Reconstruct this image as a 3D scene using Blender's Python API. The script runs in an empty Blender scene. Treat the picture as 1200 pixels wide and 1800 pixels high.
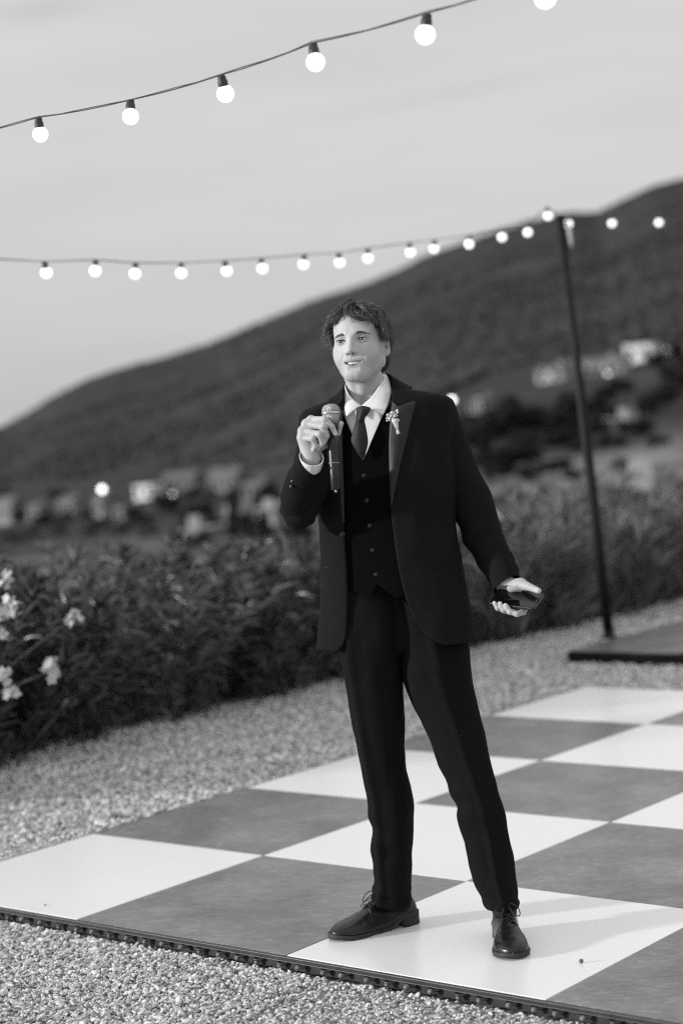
import bpy, bmesh, math, random
import numpy as np
from mathutils import Vector, Matrix, noise
R = random.Random(7); NR = np.random.default_rng(7)
SC = bpy.context.scene; COL = SC.collection; PI = math.pi
# ------------------------------------------------------------------ camera, world, flash, exposure
CAM = Vector((0, 0, 1.545)); PITCH, ROLL, FPX = .050642, -.07509, 3240.46
cd = bpy.data.cameras.new('camera'); cam = bpy.data.objects.new('camera', cd); COL.objects.link(cam)
FW = Vector((0, math.cos(PITCH), -math.sin(PITCH))); RT0 = Vector((1, 0, 0)); UP0 = RT0.cross(FW)
RT = RT0*math.cos(ROLL)+UP0*math.sin(ROLL); UP = -RT0*math.sin(ROLL)+UP0*math.cos(ROLL)
M3 = Matrix((RT, UP, -FW)).transposed(); cam.matrix_world = Matrix.Translation(CAM) @ M3.to_4x4()
cd.sensor_fit = 'VERTICAL'; cd.sensor_height = 36; cd.sensor_width = 24; cd.lens = FPX/1800*36
cd.clip_end = 9000; cd.clip_start = .05
cd.dof.use_dof = True; cd.dof.focus_distance = 5.29; cd.dof.aperture_fstop = 1.75; cd.dof.aperture_blades = 0
SC.camera = cam
SC.render.engine = 'CYCLES'; SC.cycles.use_denoising = False; SC.cycles.filter_width = 1.25; SC.cycles.sample_clamp_indirect = 2; SC.cycles.sample_clamp_direct = 5
SC.view_settings.view_transform = 'Standard'; SC.view_settings.look = 'None'
SC.view_settings.exposure = 0; SC.view_settings.gamma = 1; SC.view_settings.use_curve_mapping = False
SUN_EL, SUN_AZ = math.radians(12), math.radians(-101)      # azimuth from +Y towards +X: the flash, built as a directional lamp, stands to the left
w = bpy.data.worlds.new('World'); SC.world = w; w.use_nodes = True
nt = w.node_tree; N = nt.nodes; L = nt.links
for n in list(N): N.remove(n)
out = N.new('ShaderNodeOutputWorld'); bg = N.new('ShaderNodeBackground'); L.new(bg.outputs[0], out.inputs[0])
sky = N.new('ShaderNodeTexSky'); sky.sky_type = 'NISHITA'; sky.sun_disc = False
sky.sun_elevation = SUN_EL; sky.sun_rotation = SUN_AZ; sky.air_density = 1; sky.dust_density = 2.5
bw = N.new('ShaderNodeRGBToBW'); L.new(sky.outputs[0], bw.inputs[0])          # a black-and-white photograph
tc = N.new('ShaderNodeTexCoord'); sep = N.new('ShaderNodeSeparateXYZ'); L.new(tc.outputs['Generated'], sep.inputs[0])
def wmath(op, a, b=None, c=None):
    m = N.new('ShaderNodeMath'); m.operation = op
    for i, v in enumerate((a, b, c)):
        if v is None: continue
        if isinstance(v, (int, float)): m.inputs[i].default_value = v
        else: L.new(v, m.inputs[i])
    return m.outputs[0]
zc = wmath('MAXIMUM', sep.outputs['Z'], 0.0)
over = wmath('MULTIPLY_ADD', zc, 3.6, 6.0)                                   # even high cloud, a little brighter overhead
mpn = N.new('ShaderNodeMapping'); mpn.inputs['Scale'].default_value = (1.6, 1.6, 9); L.new(tc.outputs['Generated'], mpn.inputs[0])
mpn.inputs['Location'].default_value = (.37, .1, .62)
cn = N.new('ShaderNodeTexNoise'); cn.inputs['Scale'].default_value = 2.6; cn.inputs['Detail'].default_value = 5; cn.inputs['Roughness'].default_value = .5
L.new(mpn.outputs[0], cn.inputs['Vector'])
cl = N.new('ShaderNodeMapRange'); cl.inputs[1].default_value = .35; cl.inputs[2].default_value = .75; cl.inputs[3].default_value = 1.02; cl.inputs[4].default_value = .90
L.new(cn.outputs['Fac'], cl.inputs[0])
lum = wmath('ADD', wmath('MULTIPLY', over, .96), wmath('MULTIPLY', bw.outputs[0], .18))
lum = wmath('MULTIPLY', lum, cl.outputs[0])
for (wa, we, sa, se, amt) in ((-7.9, 12.9, 1.6, .42, .10), (10.4, 13.3, 1.9, .5, .17), (-2.5, 14.8, 3.5, .3, .05), (4, 9.5, 4.5, .35, .05)):   # thin dark wisps of cloud: azimuth, height, half-length, half-depth in degrees
    wv_ = wmath('SUBTRACT', wmath('ARCTAN2', sep.outputs['X'], sep.outputs['Y']), math.radians(wa)); we_ = wmath('SUBTRACT', wmath('ARCSINE', sep.outputs['Z']), math.radians(we))
    we_ = wmath('MULTIPLY_ADD', wmath('SUBTRACT', cn.outputs['Fac'], .5), .03, we_); we_ = wmath('MULTIPLY_ADD', wv_, -.12, we_)
    d2 = wmath('ADD', wmath('POWER', wmath('ABSOLUTE', wmath('DIVIDE', wv_, math.radians(sa))), 2.0), wmath('POWER', wmath('ABSOLUTE', wmath('DIVIDE', we_, math.radians(se))), 2.0))
    lum = wmath('MULTIPLY', lum, wmath('SUBTRACT', 1.0, wmath('MULTIPLY', wmath('EXPONENT', wmath('MULTIPLY', d2, -1.0)), amt)))
L.new(lum, bg.inputs[0]); bg.inputs[1].default_value = .1
sd = bpy.data.lights.new('flash_sun', 'SUN'); flash_sun = bpy.data.objects.new('flash_sun', sd); COL.objects.link(flash_sun)  # distant lamp standing in for the off-frame flash
sd.energy = 3.4; sd.angle = math.radians(3); sd.color = (1, 1, 1)
sdir = Vector((math.sin(SUN_AZ)*math.cos(SUN_EL), math.cos(SUN_AZ)*math.cos(SUN_EL), math.sin(SUN_EL)))
flash_sun.rotation_euler = sdir.to_track_quat('Z', 'Y').to_euler(); flash_sun.location = (-6, 2, 8)
# ------------------------------------------------------------------ helpers
def ray(px, py): return FW+RT*((px-600)/FPX)-UP*((py-900)/FPX)
def P(px, py, y):                      # the point where the sight line through a pixel crosses the plane Y = y
    d = ray(px, py); return CAM+d*((y-CAM.y)/d.y)
def G(px, py, z=0.0):
    d = ray(px, py); return CAM+d*((z-CAM.z)/d.z)
def pix(p):
    d = Vector(p)-CAM; z = d.dot(FW); return 600+FPX*d.dot(RT)/z, 900-FPX*d.dot(UP)/z
def mat(name, v, rough=.7, spec=.5, noise_scale=0, lo=.7, hi=1.3, bump=0, bscale=None, coat=0, sheen=0, metal=0, detail=4, stretch=None):
    m = bpy.data.materials.new(name); m.use_nodes = True; t = m.node_tree; b = t.nodes['Principled BSDF']
    b.inputs['Base Color'].default_value = (v, v, v, 1); b.inputs['Roughness'].default_value = rough
    b.inputs['Specular IOR Level'].default_value = spec; b.inputs['Metallic'].default_value = metal
    b.inputs['Coat Weight'].default_value = coat; b.inputs['Sheen Weight'].default_value = sheen
    c = t.nodes.new('ShaderNodeTexCoord'); src = c.outputs['Object']
    if stretch:
        mp = t.nodes.new('ShaderNodeMapping'); mp.inputs['Scale'].default_value = stretch; t.links.new(src, mp.inputs[0]); src = mp.outputs[0]
    if noise_scale:
        n = t.nodes.new('ShaderNodeTexNoise'); n.inputs['Scale'].default_value = noise_scale; n.inputs['Detail'].default_value = detail
        t.links.new(src, n.inputs['Vector'])
        r = t.nodes.new('ShaderNodeMapRange'); r.inputs[1].default_value = .3; r.inputs[2].default_value = .7
        r.inputs[3].default_value = lo*v; r.inputs[4].default_value = hi*v
        t.links.new(n.outputs['Fac'], r.inputs[0]); t.links.new(r.outputs[0], b.inputs['Base Color'])
    if bump:
        n = t.nodes.new('ShaderNodeTexNoise'); n.inputs['Scale'].default_value = bscale or 40; n.inputs['Detail'].default_value = 3
        t.links.new(src, n.inputs['Vector'])
        u = t.nodes.new('ShaderNodeBump'); u.inputs['Strength'].default_value = bump; u.inputs['Distance'].default_value = .002
        t.links.new(n.outputs['Fac'], u.inputs['Height']); t.links.new(u.outputs[0], b.inputs['Normal'])
    return m
def emit(name, v, s):
    m = bpy.data.materials.new(name); m.use_nodes = True; b = m.node_tree.nodes['Principled BSDF']
    b.inputs['Base Color'].default_value = (v, v, v, 1); b.inputs['Emission Color'].default_value = (1, 1, 1, 1); b.inputs['Emission Strength'].default_value = s
    return m
def me_from(name, V, F, m=None, smooth=True):
    me = bpy.data.meshes.new(name); me.from_pydata([tuple(v) for v in V], [], [tuple(f) for f in F])
    if smooth: me.polygons.foreach_set('use_smooth', [True]*len(me.polygons))
    if m: me.materials.append(m)
    me.update(); return me
def link(name, data, parent=None, loc=None):
    o = bpy.data.objects.new(name, data); COL.objects.link(o)
    if loc is not None: o.location = loc
    if parent: adopt(o, parent)
    return o
def adopt(o, parent):                  # parent without moving
    o.parent = parent; o.matrix_parent_inverse = Matrix.Translation(-parent.location)
def obj(name, V, F, m=None, parent=None, smooth=True): return link(name, me_from(name, V, F, m, smooth), parent)
def tag(o, label=None, cat=None, group=None, kind=None):
    for k, v in (('label', label), ('category', cat), ('group', group), ('kind', kind)):
        if v: o[k] = v
    return o
def thing(name, loc, label, cat, group=None):
    o = bpy.data.objects.new(name, None); COL.objects.link(o); o.location = loc; o.empty_display_size = .05
    return tag(o, label, cat, group)
class MB:                              # a little mesh collector
    def __init__(s): s.V = []; s.F = []
    def add(s, V, F):
        k = len(s.V); s.V += [tuple(v) for v in V]; s.F += [tuple(i+k for i in f) for f in F]; return s
    def box(s, c, h, ax=None):
        c = Vector(c); ax = ax or (Vector((1, 0, 0)), Vector((0, 1, 0)), Vector((0, 0, 1)))
        V = [c+ax[0]*h[0]*a+ax[1]*h[1]*b+ax[2]*h[2]*d for a in (-1, 1) for b in (-1, 1) for d in (-1, 1)]
        return s.add(V, [(0, 1, 3, 2), (4, 6, 7, 5), (0, 4, 5, 1), (2, 3, 7, 6), (0, 2, 6, 4), (1, 5, 7, 3)])
    def tube(s, pts, rad, n=8, caps=True):
        V, F = tube_vf(pts, rad, n, caps); return s.add(V, F)
    def obj(s, name, m=None, parent=None, smooth=True): return obj(name, s.V, s.F, m, parent, smooth)
def tube_vf(pts, rad, n=8, caps=True):
    pts = [Vector(p) for p in pts]; k = len(pts)
    rad = [rad]*k if isinstance(rad, (int, float)) else rad
    V = []; F = []; ref = None
    for i, p in enumerate(pts):
        t = (pts[min(i+1, k-1)]-pts[max(i-1, 0)]).normalized()
        if ref is None: ref = t.orthogonal().normalized()
        ref = (ref-t*ref.dot(t)).normalized(); b = t.cross(ref)
        for j in range(n):
            a = 2*PI*j/n; V.append(p+(ref*math.cos(a)+b*math.sin(a))*rad[i])
    for i in range(k-1):
        for j in range(n):
            F.append((i*n+j, i*n+(j+1) % n, (i+1)*n+(j+1) % n, (i+1)*n+j))
    if caps: F.append(tuple(range(n))[::-1]); F.append(tuple(range((k-1)*n, k*n)))
    return V, F
def lathe_vf(prof, n=16, axis=None):   # profile of (radius, z)
    V = []; F = []
    for r, z in prof:
        for j in range(n): a = 2*PI*j/n; V.append(Vector((r*math.cos(a), r*math.sin(a), z)))
    for i in range(len(prof)-1):
        for j in range(n): F.append((i*n+j, i*n+(j+1) % n, (i+1)*n+(j+1) % n, (i+1)*n+j))
    F.append(tuple(range(n))[::-1]); F.append(tuple(range((len(prof)-1)*n, len(prof)*n)))
    return V, F
def catmull(A, n):                     # rows of control values -> n rows through them
    A = np.asarray(A, float); k = len(A); T = np.linspace(0, k-1, n); o = []
    for t in T:
        i = min(int(t), k-2); f = t-i
        p0, p1, p2, p3 = A[max(i-1, 0)], A[i], A[i+1], A[min(i+2, k-1)]
        o.append(.5*(2*p1+(p2-p0)*f+(2*p0-5*p1+4*p2-p3)*f*f+(3*p1-p0-3*p2+p3)*f**3))
    return np.array(o)
def solid(o, th, off=-1):
    m = o.modifiers.new('thick', 'SOLIDIFY'); m.thickness = th; m.offset = off; return o
def bevel(o, wd, seg=2):
    m = o.modifiers.new('bevel', 'BEVEL'); m.width = wd; m.segments = seg; m.limit_method = 'ANGLE'; return o
def sub(o, n=1):
    m = o.modifiers.new('sub', 'SUBSURF'); m.levels = m.render_levels = n; return o
def ico(sub_=1):
    b = bmesh.new(); bmesh.ops.create_icosphere(b, subdivisions=sub_, radius=1)
    V = [v.co.copy() for v in b.verts]; F = [tuple(v.index for v in f.verts) for f in b.faces]; b.free(); return V, F
def sstep(x, a, b):
    t = np.clip((np.asarray(x, float)-a)/(b-a), 0, 1); return t*t*(3-2*t)
# ------------------------------------------------------------------ terrain
HA, HB = Vector((-1.736, 8.838, 0)), Vector((2.46, 13.533, 0)); HD = (HB-HA).normalized(); HN = Vector((-HD.y, HD.x, 0))   # hedge foot line, HN points away from the floor
def beyond(x, y): return (x-HA.x)*HN.x+(y-HA.y)*HN.y
rp = [(-300, 778), (-120, 768), (0, 748), (60, 715), (100, 690), (150, 667), (200, 649), (300, 621), (370, 598), (440, 571), (500, 545), (560, 521), (600, 508), (650, 492), (700, 470), (740, 448),
      (800, 427), (860, 405), (920, 388), (985, 372), (1050, 370), (1100, 345), (1150, 322), (1200, 310), (1350, 262), (1600, 200)]
ra = []; re_ = []
for a in rp:
    d = ray(*a); ra.append(math.atan2(d.x, d.y)); re_.append(math.atan2(d.z, math.hypot(d.x, d.y)))
ra = [-PI, -1.0]+ra+[.7, 1.4, PI]; re_ = [.012, .008]+re_+[.16, .07, .012]
def terrain(az, D):
    E = np.interp(az, ra, re_)
    e0 = np.radians(-3.9)
    left = sstep(az, .05, -.12)
    g = 1.0+.9*left
    t = np.clip(np.log(np.maximum(D, 60)/60)/math.log(2000/60), 0, 1.3)
    el = np.where(t <= 1, e0+(E-e0)*np.abs(t)**g, E-(t-1)*.5)
    z = CAM.z+np.maximum(D, 60)*np.tan(el)
    x, y = D*np.sin(az), D*np.cos(az)
    return z*sstep(beyond(x, y), .9, 9)-.06
def tz(x, y): return float(terrain(np.array(math.atan2(x, y)), np.array(math.hypot(x, y))))
def on_hill(px, py, nudge=0):          # where the sight line meets the terrain
    d = ray(px, py)
    for s in np.geomspace(40, 2400, 700):
        p = CAM+d*s
        if p.z < tz(p.x, p.y): break
    return Vector((p.x, p.y, tz(p.x, p.y)))
az = np.unique(np.concatenate([np.linspace(-PI, PI, 120), np.linspace(-.55, .6, 420)])); DD = np.concatenate([[.5, 4, 8], np.geomspace(10, 3200, 190)])
A_, D_ = np.meshgrid(az, DD); Z_ = terrain(A_, D_)
X_, Y_ = D_*np.sin(A_), D_*np.cos(A_)
nz = np.array([noise.fractal(Vector((x*.012, y*.012, .3)), .9, 2.1, 5) for x, y in zip(X_.ravel(), Y_.ravel())]).reshape(X_.shape)
Z_ = Z_+nz*np.clip((D_-60)/200, 0, 1)*np.clip(D_*.0025, .2, 2.2)
n1, n2 = A_.shape
F = [(i*n2+j, i*n2+j+1, (i+1)*n2+j+1, (i+1)*n2+j) for i in range(n1-1) for j in range(n2-1)]
hm = mat('scrub_hillside', .05, rough=1, spec=0)
t = hm.node_tree; b = t.nodes['Principled BSDF']; c = t.nodes.new('ShaderNodeTexCoord')
def hn(scale, detail, rough=.6):
    n = t.nodes.new('ShaderNodeTexNoise'); n.inputs['Scale'].default_value = scale; n.inputs['Detail'].default_value = detail; n.inputs['Roughness'].default_value = rough
    t.links.new(c.outputs['Object'], n.inputs['Vector']); return n.outputs['Fac']
def hr(src, a, b_, lo, hi):
    r = t.nodes.new('ShaderNodeMapRange'); r.inputs[1].default_value = a; r.inputs[2].default_value = b_; r.inputs[3].default_value = lo; r.inputs[4].default_value = hi
    t.links.new(src, r.inputs[0]); return r.outputs[0]
at = t.nodes.new('ShaderNodeAttribute'); at.attribute_name = 'meadow'
mx = t.nodes.new('ShaderNodeMix'); t.links.new(at.outputs['Fac'], mx.inputs[0])
t.links.new(hr(hn(.02, 8), .3, .7, .042, .068), mx.inputs[2]); t.links.new(hr(hn(.12, 8), .35, .65, .13, .34), mx.inputs[3])
t.links.new(mx.outputs[0], b.inputs['Base Color'])
hills = obj('hills', np.stack([X_.ravel(), Y_.ravel(), Z_.ravel()], 1), F, hm); tag(hills, kind='structure')
md = sstep(A_, .0, .14)*sstep(D_, 190, 85)+.55*sstep(A_, .03, -.08)*sstep(D_, 260, 90)
md = np.clip(md+.0, 0, 1)*sstep(np.array([noise.fractal(Vector((x*.035, y*.035, 8)), .8, 2.1, 4) for x, y in zip(X_.ravel(), Y_.ravel())]).reshape(X_.shape), -.55, .1)
am = hills.data.attributes.new('meadow', 'FLOAT', 'POINT'); am.data.foreach_set('value', md.ravel().astype(np.float32))
# the woods that cover the far hill: one mass
iv, iF = ico(1); V = []; Fs = []
iv = np.array([tuple(v) for v in iv]); iF = np.array(iF)
for k in range(22000):
    a = NR.uniform(-.45, .5); D = math.exp(NR.uniform(math.log(330), math.log(1990)))
    x, y = D*math.sin(a), D*math.cos(a); s = NR.uniform(1.0, 2.7)*(D/900)**.3*(1 if D < 1500 else .6)
    if noise.fractal(Vector((x*.006, y*.006, 5)), .9, 2, 3) < -.2: continue
    px_, py_ = pix((x, y, tz(x, y)))
    if abs(a) < .22 and py_ > np.interp(px_, [0, 250, 480, 650, 800, 950, 1200], [850, 828, 815, 760, 680, 630, 590]): continue
    vv = iv*np.array([s, s, s*NR.uniform(.5, .9)])*NR.uniform(.75, 1.25, (len(iv), 1))+[x, y, tz(x, y)+s*.25]
    Fs.append(iF+len(V)*len(iv)); V.append(vv)
wm = mat('wooded_slope', .055, rough=1, spec=0, noise_scale=.02, lo=.75, hi=1.25)
tag(obj('woods', np.concatenate(V), np.concatenate(Fs), wm, smooth=True), kind='stuff', label='dark woods and scrub covering the upper hillside')
# ------------------------------------------------------------------ gravel terrace
S = .9; O = Vector((-1.0630, 7.1410, 0)); UU = Vector((.5765, .6911, 0)); VV = Vector((.6911, -.5765, 0))     # dance floor: corner, row and column steps of one tile
NU, NV, U0 = (-1, 4), (0, 7), -1
def fl(u, v, z=0.0): q = O+UU*u+VV*v; return Vector((q.x, q.y, z))
GZ = -.038
gm = mat('gravel_bed', .4, rough=.9, spec=.2, noise_scale=55, lo=.35, hi=1.5, bump=1, bscale=60, detail=6)
q = [HA-HD*14+HN*.5, HB+HD*14+HN*.5, HB+HD*14-HN*22, HA-HD*14-HN*22]
tag(obj('gravel_terrace', [(p.x, p.y, GZ-.012) for p in q], [(0, 1, 2, 3)][::1], gm, smooth=False), kind='structure')
pm = bpy.data.materials.new('crushed_stone'); pm.use_nodes = True; t = pm.node_tree; b = t.nodes['Principled BSDF']
b.inputs['Roughness'].default_value = .85; b.inputs['Specular IOR Level'].default_value = .25
oi = t.nodes.new('ShaderNodeObjectInfo'); cr = t.nodes.new('ShaderNodeValToRGB'); t.links.new(oi.outputs['Random'], cr.inputs[0])
for pos, v in ((.1, .36), (.5, .58), (.9, .76)):
    e = cr.color_ramp.elements.new(pos); e.color = (v, v, v, 1)
cr.color_ramp.elements[0].color = (.16, .16, .16, 1); cr.color_ramp.elements[-1].color = (.82, .82, .82, 1)
n = t.nodes.new('ShaderNodeTexNoise'); n.inputs['Scale'].default_value = 2.5; n.inputs['Detail'].default_value = 5
c = t.nodes.new('ShaderNodeTexCoord'); t.links.new(c.outputs['Object'], n.inputs['Vector'])
r = t.nodes.new('ShaderNodeMapRange'); r.inputs[3].default_value = .7; r.inputs[4].default_value = 1.3; t.links.new(n.outputs['Fac'], r.inputs[0])
mm = t.nodes.new('ShaderNodeMix'); mm.data_type = 'RGBA'; mm.blend_type = 'MULTIPLY'; mm.inputs[0].default_value = 1
t.links.new(cr.outputs[0], mm.inputs[6]); t.links.new(r.outputs[0], mm.inputs[7]); t.links.new(mm.outputs[2], b.inputs['Base Color'])
pebs = []
for k in range(5):
    v, f = ico(2); v = np.array([tuple(a) for a in v])
    for _ in range(9):                 # chipped faces: cut the ball with random planes
        d = NR.normal(size=3); d /= np.linalg.norm(d); h = NR.uniform(.5, .85); e = np.maximum(v@d-h, 0); v = v-np.outer(e, d)*.95
    o = bpy.data.objects.new('pebble', me_from('pebble', v, f, pm)); pebs.append(o)
pc = bpy.data.collections.new('pebble_shapes')
for o in pebs: pc.objects.link(o)
pts = []; rot = []; scl = []
def scatter(n, fx, smin, smax, zj):
    for _ in range(n):
        x, y = fx()
        if beyond(x, y) > .35: continue
        d = Vector((x, y, 0))-O; u = d.dot(UU)/.81; v = d.dot(VV)/.81
        if -1.045 < u < 4.01 and -.045 < v < 7.05: continue
        if abs(x) > .215*y+.5: continue
        s = R.uniform(smin, smax)*R.uniform(.75, 1.2)*(1.55 if R.random() < .035 else 1)
        pts.append((x, y, GZ+R.uniform(-.006, zj))); rot.append((R.uniform(-.7, .7), R.uniform(-.7, .7), R.uniform(0, 6.28)))
        scl.append((s*R.uniform(.9, 1.7), s*R.uniform(.7, 1.05), s*R.uniform(.45, .8)))
scatter(155000, lambda: (R.uniform(-1.9, 1.6), R.uniform(4.0, 7.2)), .0034, .0065, .009)
scatter(130000, lambda: (lambda a, c_: (HA.x+HD.x*a-HN.x*c_, HA.y+HD.y*a-HN.y*c_))(R.uniform(-3.5, 9), R.uniform(-.3, 3.6)), .0065, .0115, .007)
me = bpy.data.meshes.new('gravel'); me.from_pydata(pts, [], [])
for nm, dat in (('rot', rot), ('scl', scl)):
    a = me.attributes.new(nm, 'FLOAT_VECTOR', 'POINT'); a.data.foreach_set('vector', np.array(dat, np.float32).ravel())
ng = bpy.data.node_groups.new('scatter_stones', 'GeometryNodeTree')
ng.interface.new_socket('Geometry', in_out='INPUT', socket_type='NodeSocketGeometry'); ng.interface.new_socket('Geometry', in_out='OUTPUT', socket_type='NodeSocketGeometry')
gi = ng.nodes.new('NodeGroupInput'); go = ng.nodes.new('NodeGroupOutput'); ci = ng.nodes.new('GeometryNodeCollectionInfo'); ci.inputs[0].default_value = pc
ci.inputs['Separate Children'].default_value = True; ci.inputs['Reset Children'].default_value = True
ip = ng.nodes.new('GeometryNodeInstanceOnPoints'); ip.inputs['Pick Instance'].default_value = True
for nm, sk in (('rot', 'Rotation'), ('scl', 'Scale')):
    na = ng.nodes.new('GeometryNodeInputNamedAttribute'); na.data_type = 'FLOAT_VECTOR'; na.inputs[0].default_value = nm
    if nm == 'rot':
        er = ng.nodes.new('FunctionNodeEulerToRotation'); ng.links.new(na.outputs[0], er.inputs[0]); ng.links.new(er.outputs[0], ip.inputs[sk])
    else: ng.links.new(na.outputs[0], ip.inputs[sk])
ng.links.new(gi.outputs[0], ip.inputs['Points']); ng.links.new(ci.outputs[0], ip.inputs['Instance']); ng.links.new(ip.outputs[0], go.inputs[0])
grav = link('gravel', me); mo = grav.modifiers.new('stones', 'NODES'); mo.node_group = ng
tag(grav, kind='stuff', label='loose pale crushed stone around the checkered dance floor')
# ------------------------------------------------------------------ checkered dance floor
df = thing('dance_floor', fl(1.5, 3.5, GZ), 'checkered dance floor of large white and grey gloss panels laid on gravel', 'dance floor')
def tile_mat(name, v, lo, hi, rough, coat):
    m = mat(name, v, rough=rough, spec=.5); t = m.node_tree; b = t.nodes['Principled BSDF']
    c = t.nodes.new('ShaderNodeTexCoord'); oi = t.nodes.new('ShaderNodeObjectInfo')
    ad = t.nodes.new('ShaderNodeVectorMath'); ad.operation = 'ADD'; t.links.new(c.outputs['Object'], ad.inputs[0])
    cm = t.nodes.new('ShaderNodeVectorMath'); cm.operation = 'SCALE'; cm.inputs[0].default_value = (37, 11, 5); t.links.new(oi.outputs['Random'], cm.inputs['Scale']); t.links.new(cm.outputs[0], ad.inputs[1])
    def nz_(sc, st, det):
        mp = t.nodes.new('ShaderNodeMapping'); mp.inputs['Scale'].default_value = st; mp.inputs['Rotation'].default_value = (0, 0, .9); t.links.new(ad.outputs[0], mp.inputs[0])
        n = t.nodes.new('ShaderNodeTexNoise'); n.inputs['Scale'].default_value = sc; n.inputs['Detail'].default_value = det; n.inputs['Roughness'].default_value = .65
        t.links.new(mp.outputs[0], n.inputs['Vector']); return n.outputs['Fac']
    def rg(src, a, b_, l_, h_):
        r = t.nodes.new('ShaderNodeMapRange'); r.inputs[1].default_value = a; r.inputs[2].default_value = b_; r.inputs[3].default_value = l_; r.inputs[4].default_value = h_
        t.links.new(src, r.inputs[0]); return r.outputs[0]
    A = rg(nz_(3.5, (1, 1, 1), 6), .35, .7, lo, hi); B = rg(nz_(26, (1, 5, 1), 6), .5, .74, 1, 1+(hi/lo-1)*1.3)
    mu = t.nodes.new('ShaderNodeMath'); mu.operation = 'MULTIPLY'; t.links.new(A, mu.inputs[0]); t.links.new(B, mu.inputs[1])
    sp_ = rg(nz_(150, (1, 1, 1), 2), .70, .76, 1, 1.7 if lo < .5 else .9); sc_ = rg(nz_(7, (1, 9, 1), 8), .60, .72, 1, 1.55 if lo < .5 else .94); big = rg(nz_(2.2, (1, 1, 1), 4), .62, .75, 1, 1.3 if lo < .5 else .97)
    for x_ in (sp_, sc_, big):
        m2 = t.nodes.new('ShaderNodeMath'); m2.operation = 'MULTIPLY'; t.links.new(mu.outputs[0], m2.inputs[0]); t.links.new(x_, m2.inputs[1]); mu = m2
    t.links.new(mu.outputs[0], b.inputs['Base Color'])
    if lo < .5: t.links.new(rg(nz_(9, (1, 3, 1), 5), .3, .7, rough*.8, rough*1.3), b.inputs['Roughness'])
    b.inputs['Coat Weight'].default_value = coat; b.inputs['Coat Roughness'].default_value = .12
    return m
tw = tile_mat('white_laminate', .88, .885, .895, .26, .0); tg = tile_mat('grey_laminate', .17, .11, .21, .27, .0)
hs = S/2-.0016
mb = MB(); mb.box((0, 0, -.009), (hs, hs, .009), (UU/S, VV/S, Vector((0, 0, 1))))
tmesh = {}
for nm, m in (('white_tile', tw), ('grey_tile', tg)): tmesh[nm] = me_from(nm, mb.V, mb.F, m, False)
for u in range(-1, 4):
    for v in range(0, 7):
        nm = 'white_tile' if (u+v) % 2 else 'grey_tile'
        o = link(nm, tmesh[nm], None, fl(u+.5, v+.5)); adopt(o, df)
        bevel(o, .0012, 1)
bp = mat('black_plastic', .018, rough=.45, noise_scale=30, lo=.6, hi=1.8)
sm = mat('grey_peg_plastic', .15, rough=.5, noise_scale=80, lo=.6, hi=1.4)
# underlay and moulded edging with loops along the near and left sides
mb = MB(); c0 = fl(1.5, 3.5); mb.box((c0.x, c0.y, -.029), (S*2.5-.002, S*3.5-.002, .0105), (UU/S, VV/S, Vector((0, 0, 1)))); mb.obj('underlay', bp, df, False)
def edging(a, b_, out_, n):
    t_ = (b_-a).normalized(); Ln = (b_-a).length; mid = (a+b_)/2
    mb = MB(); mb.box(mid+out_*.007+Vector((0, 0, -.0075)), (Ln/2, .0065, .0065), (t_, out_, Vector((0, 0, 1))))
    mb.box(mid+out_*.0045+Vector((0, 0, -.027)), (Ln/2, .004, .0125), (t_, out_, Vector((0, 0, 1))))
    o = mb.obj('edge_strip', bp, df, False); bevel(o, .002, 2)
    for k in range(n):
        p = a+t_*(Ln*(k+.5)/n+R.uniform(-.012, .012)); tilt = R.uniform(-.007, .004)
        mb = MB(); pts_ = [p+out_*(.012+.017*math.sin(f*PI))+t_*(.019*math.cos(f*PI))+Vector((0, 0, -.02+.002*math.sin(f*PI))) for f in np.linspace(0, 1, 8)]
        mb.tube(pts_, .0038, 6); l_ = mb.obj('edge_loop', bp, df)
        V, F = ico(2); pg = MB().add([p+out_*(.03+tilt)+Vector((0, 0, -.0215+tilt*.8))+Vector(v)*(.0082+tilt*.12) for v in V], F); pg.obj('peg', sm, l_)
edging(fl(-1, 0), fl(-1, 3.9), -UU/S, 44)
edging(fl(-1, 0), fl(4, 0), -VV/S, 24)
# ------------------------------------------------------------------ raised platform and light pole
bk = mat('sheen_black_deck', .11, rough=.36, noise_scale=6, lo=.7, hi=1.6)  # grey sheen of a black deck painted into the base colour
pp = mat('black_pole_paint', .006, rough=.6, spec=.25, noise_scale=12, lo=.7, hi=1.5)
pc0 = G(1000, 1163, GZ+.005); pu, pv = UU/S, VV/S
pf = thing('stage_platform', pc0, 'low black platform on the gravel behind the dance floor, under the pole', 'platform')
PH = .075+GZ
def deck(name, v0, v1, u1, parent, z=PH, m=bk):
    c = pc0+pu*(u1/2)+pv*((v0+v1)/2); mb = MB(); mb.box((c.x, c.y, (z+GZ)/2), (u1/2, (v1-v0)/2, (z-GZ)/2), (pu, pv, Vector((0, 0, 1))))
    o = mb.obj(name, m, parent, False); bevel(o, .006, 2); return o
deck('deck_section', 0, .80, 2.6, pf); deck('deck_section', .806, 1.7, 2.6, pf, PH-.006)
for c_, h_, nm in ((pc0+pv*.85-pu*.004, (.004, .856), 'front_shade_board'), (pc0+pu*1.3-pv*.004, (1.3, .004), 'side_shade_board')):  # thin dark boards added to hold the shade of the deck sides
    mb = MB(); mb.box((c_.x, c_.y, (PH+GZ)/2-.004), (h_[0], h_[1], (PH-GZ)/2-.004), (pu, pv, Vector((0, 0, 1)))); mb.obj(nm, pp, pf, False)
mb = MB(); c = pc0+pv*.8; mb.box((c.x, c.y, PH*.5)+np.array((-pu.x, -pu.y, 0))*.0085, (.004, .03, .02), (pu, pv, Vector((0, 0, 1)))); mb.obj('clasp', pp, pf, False)
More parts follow.
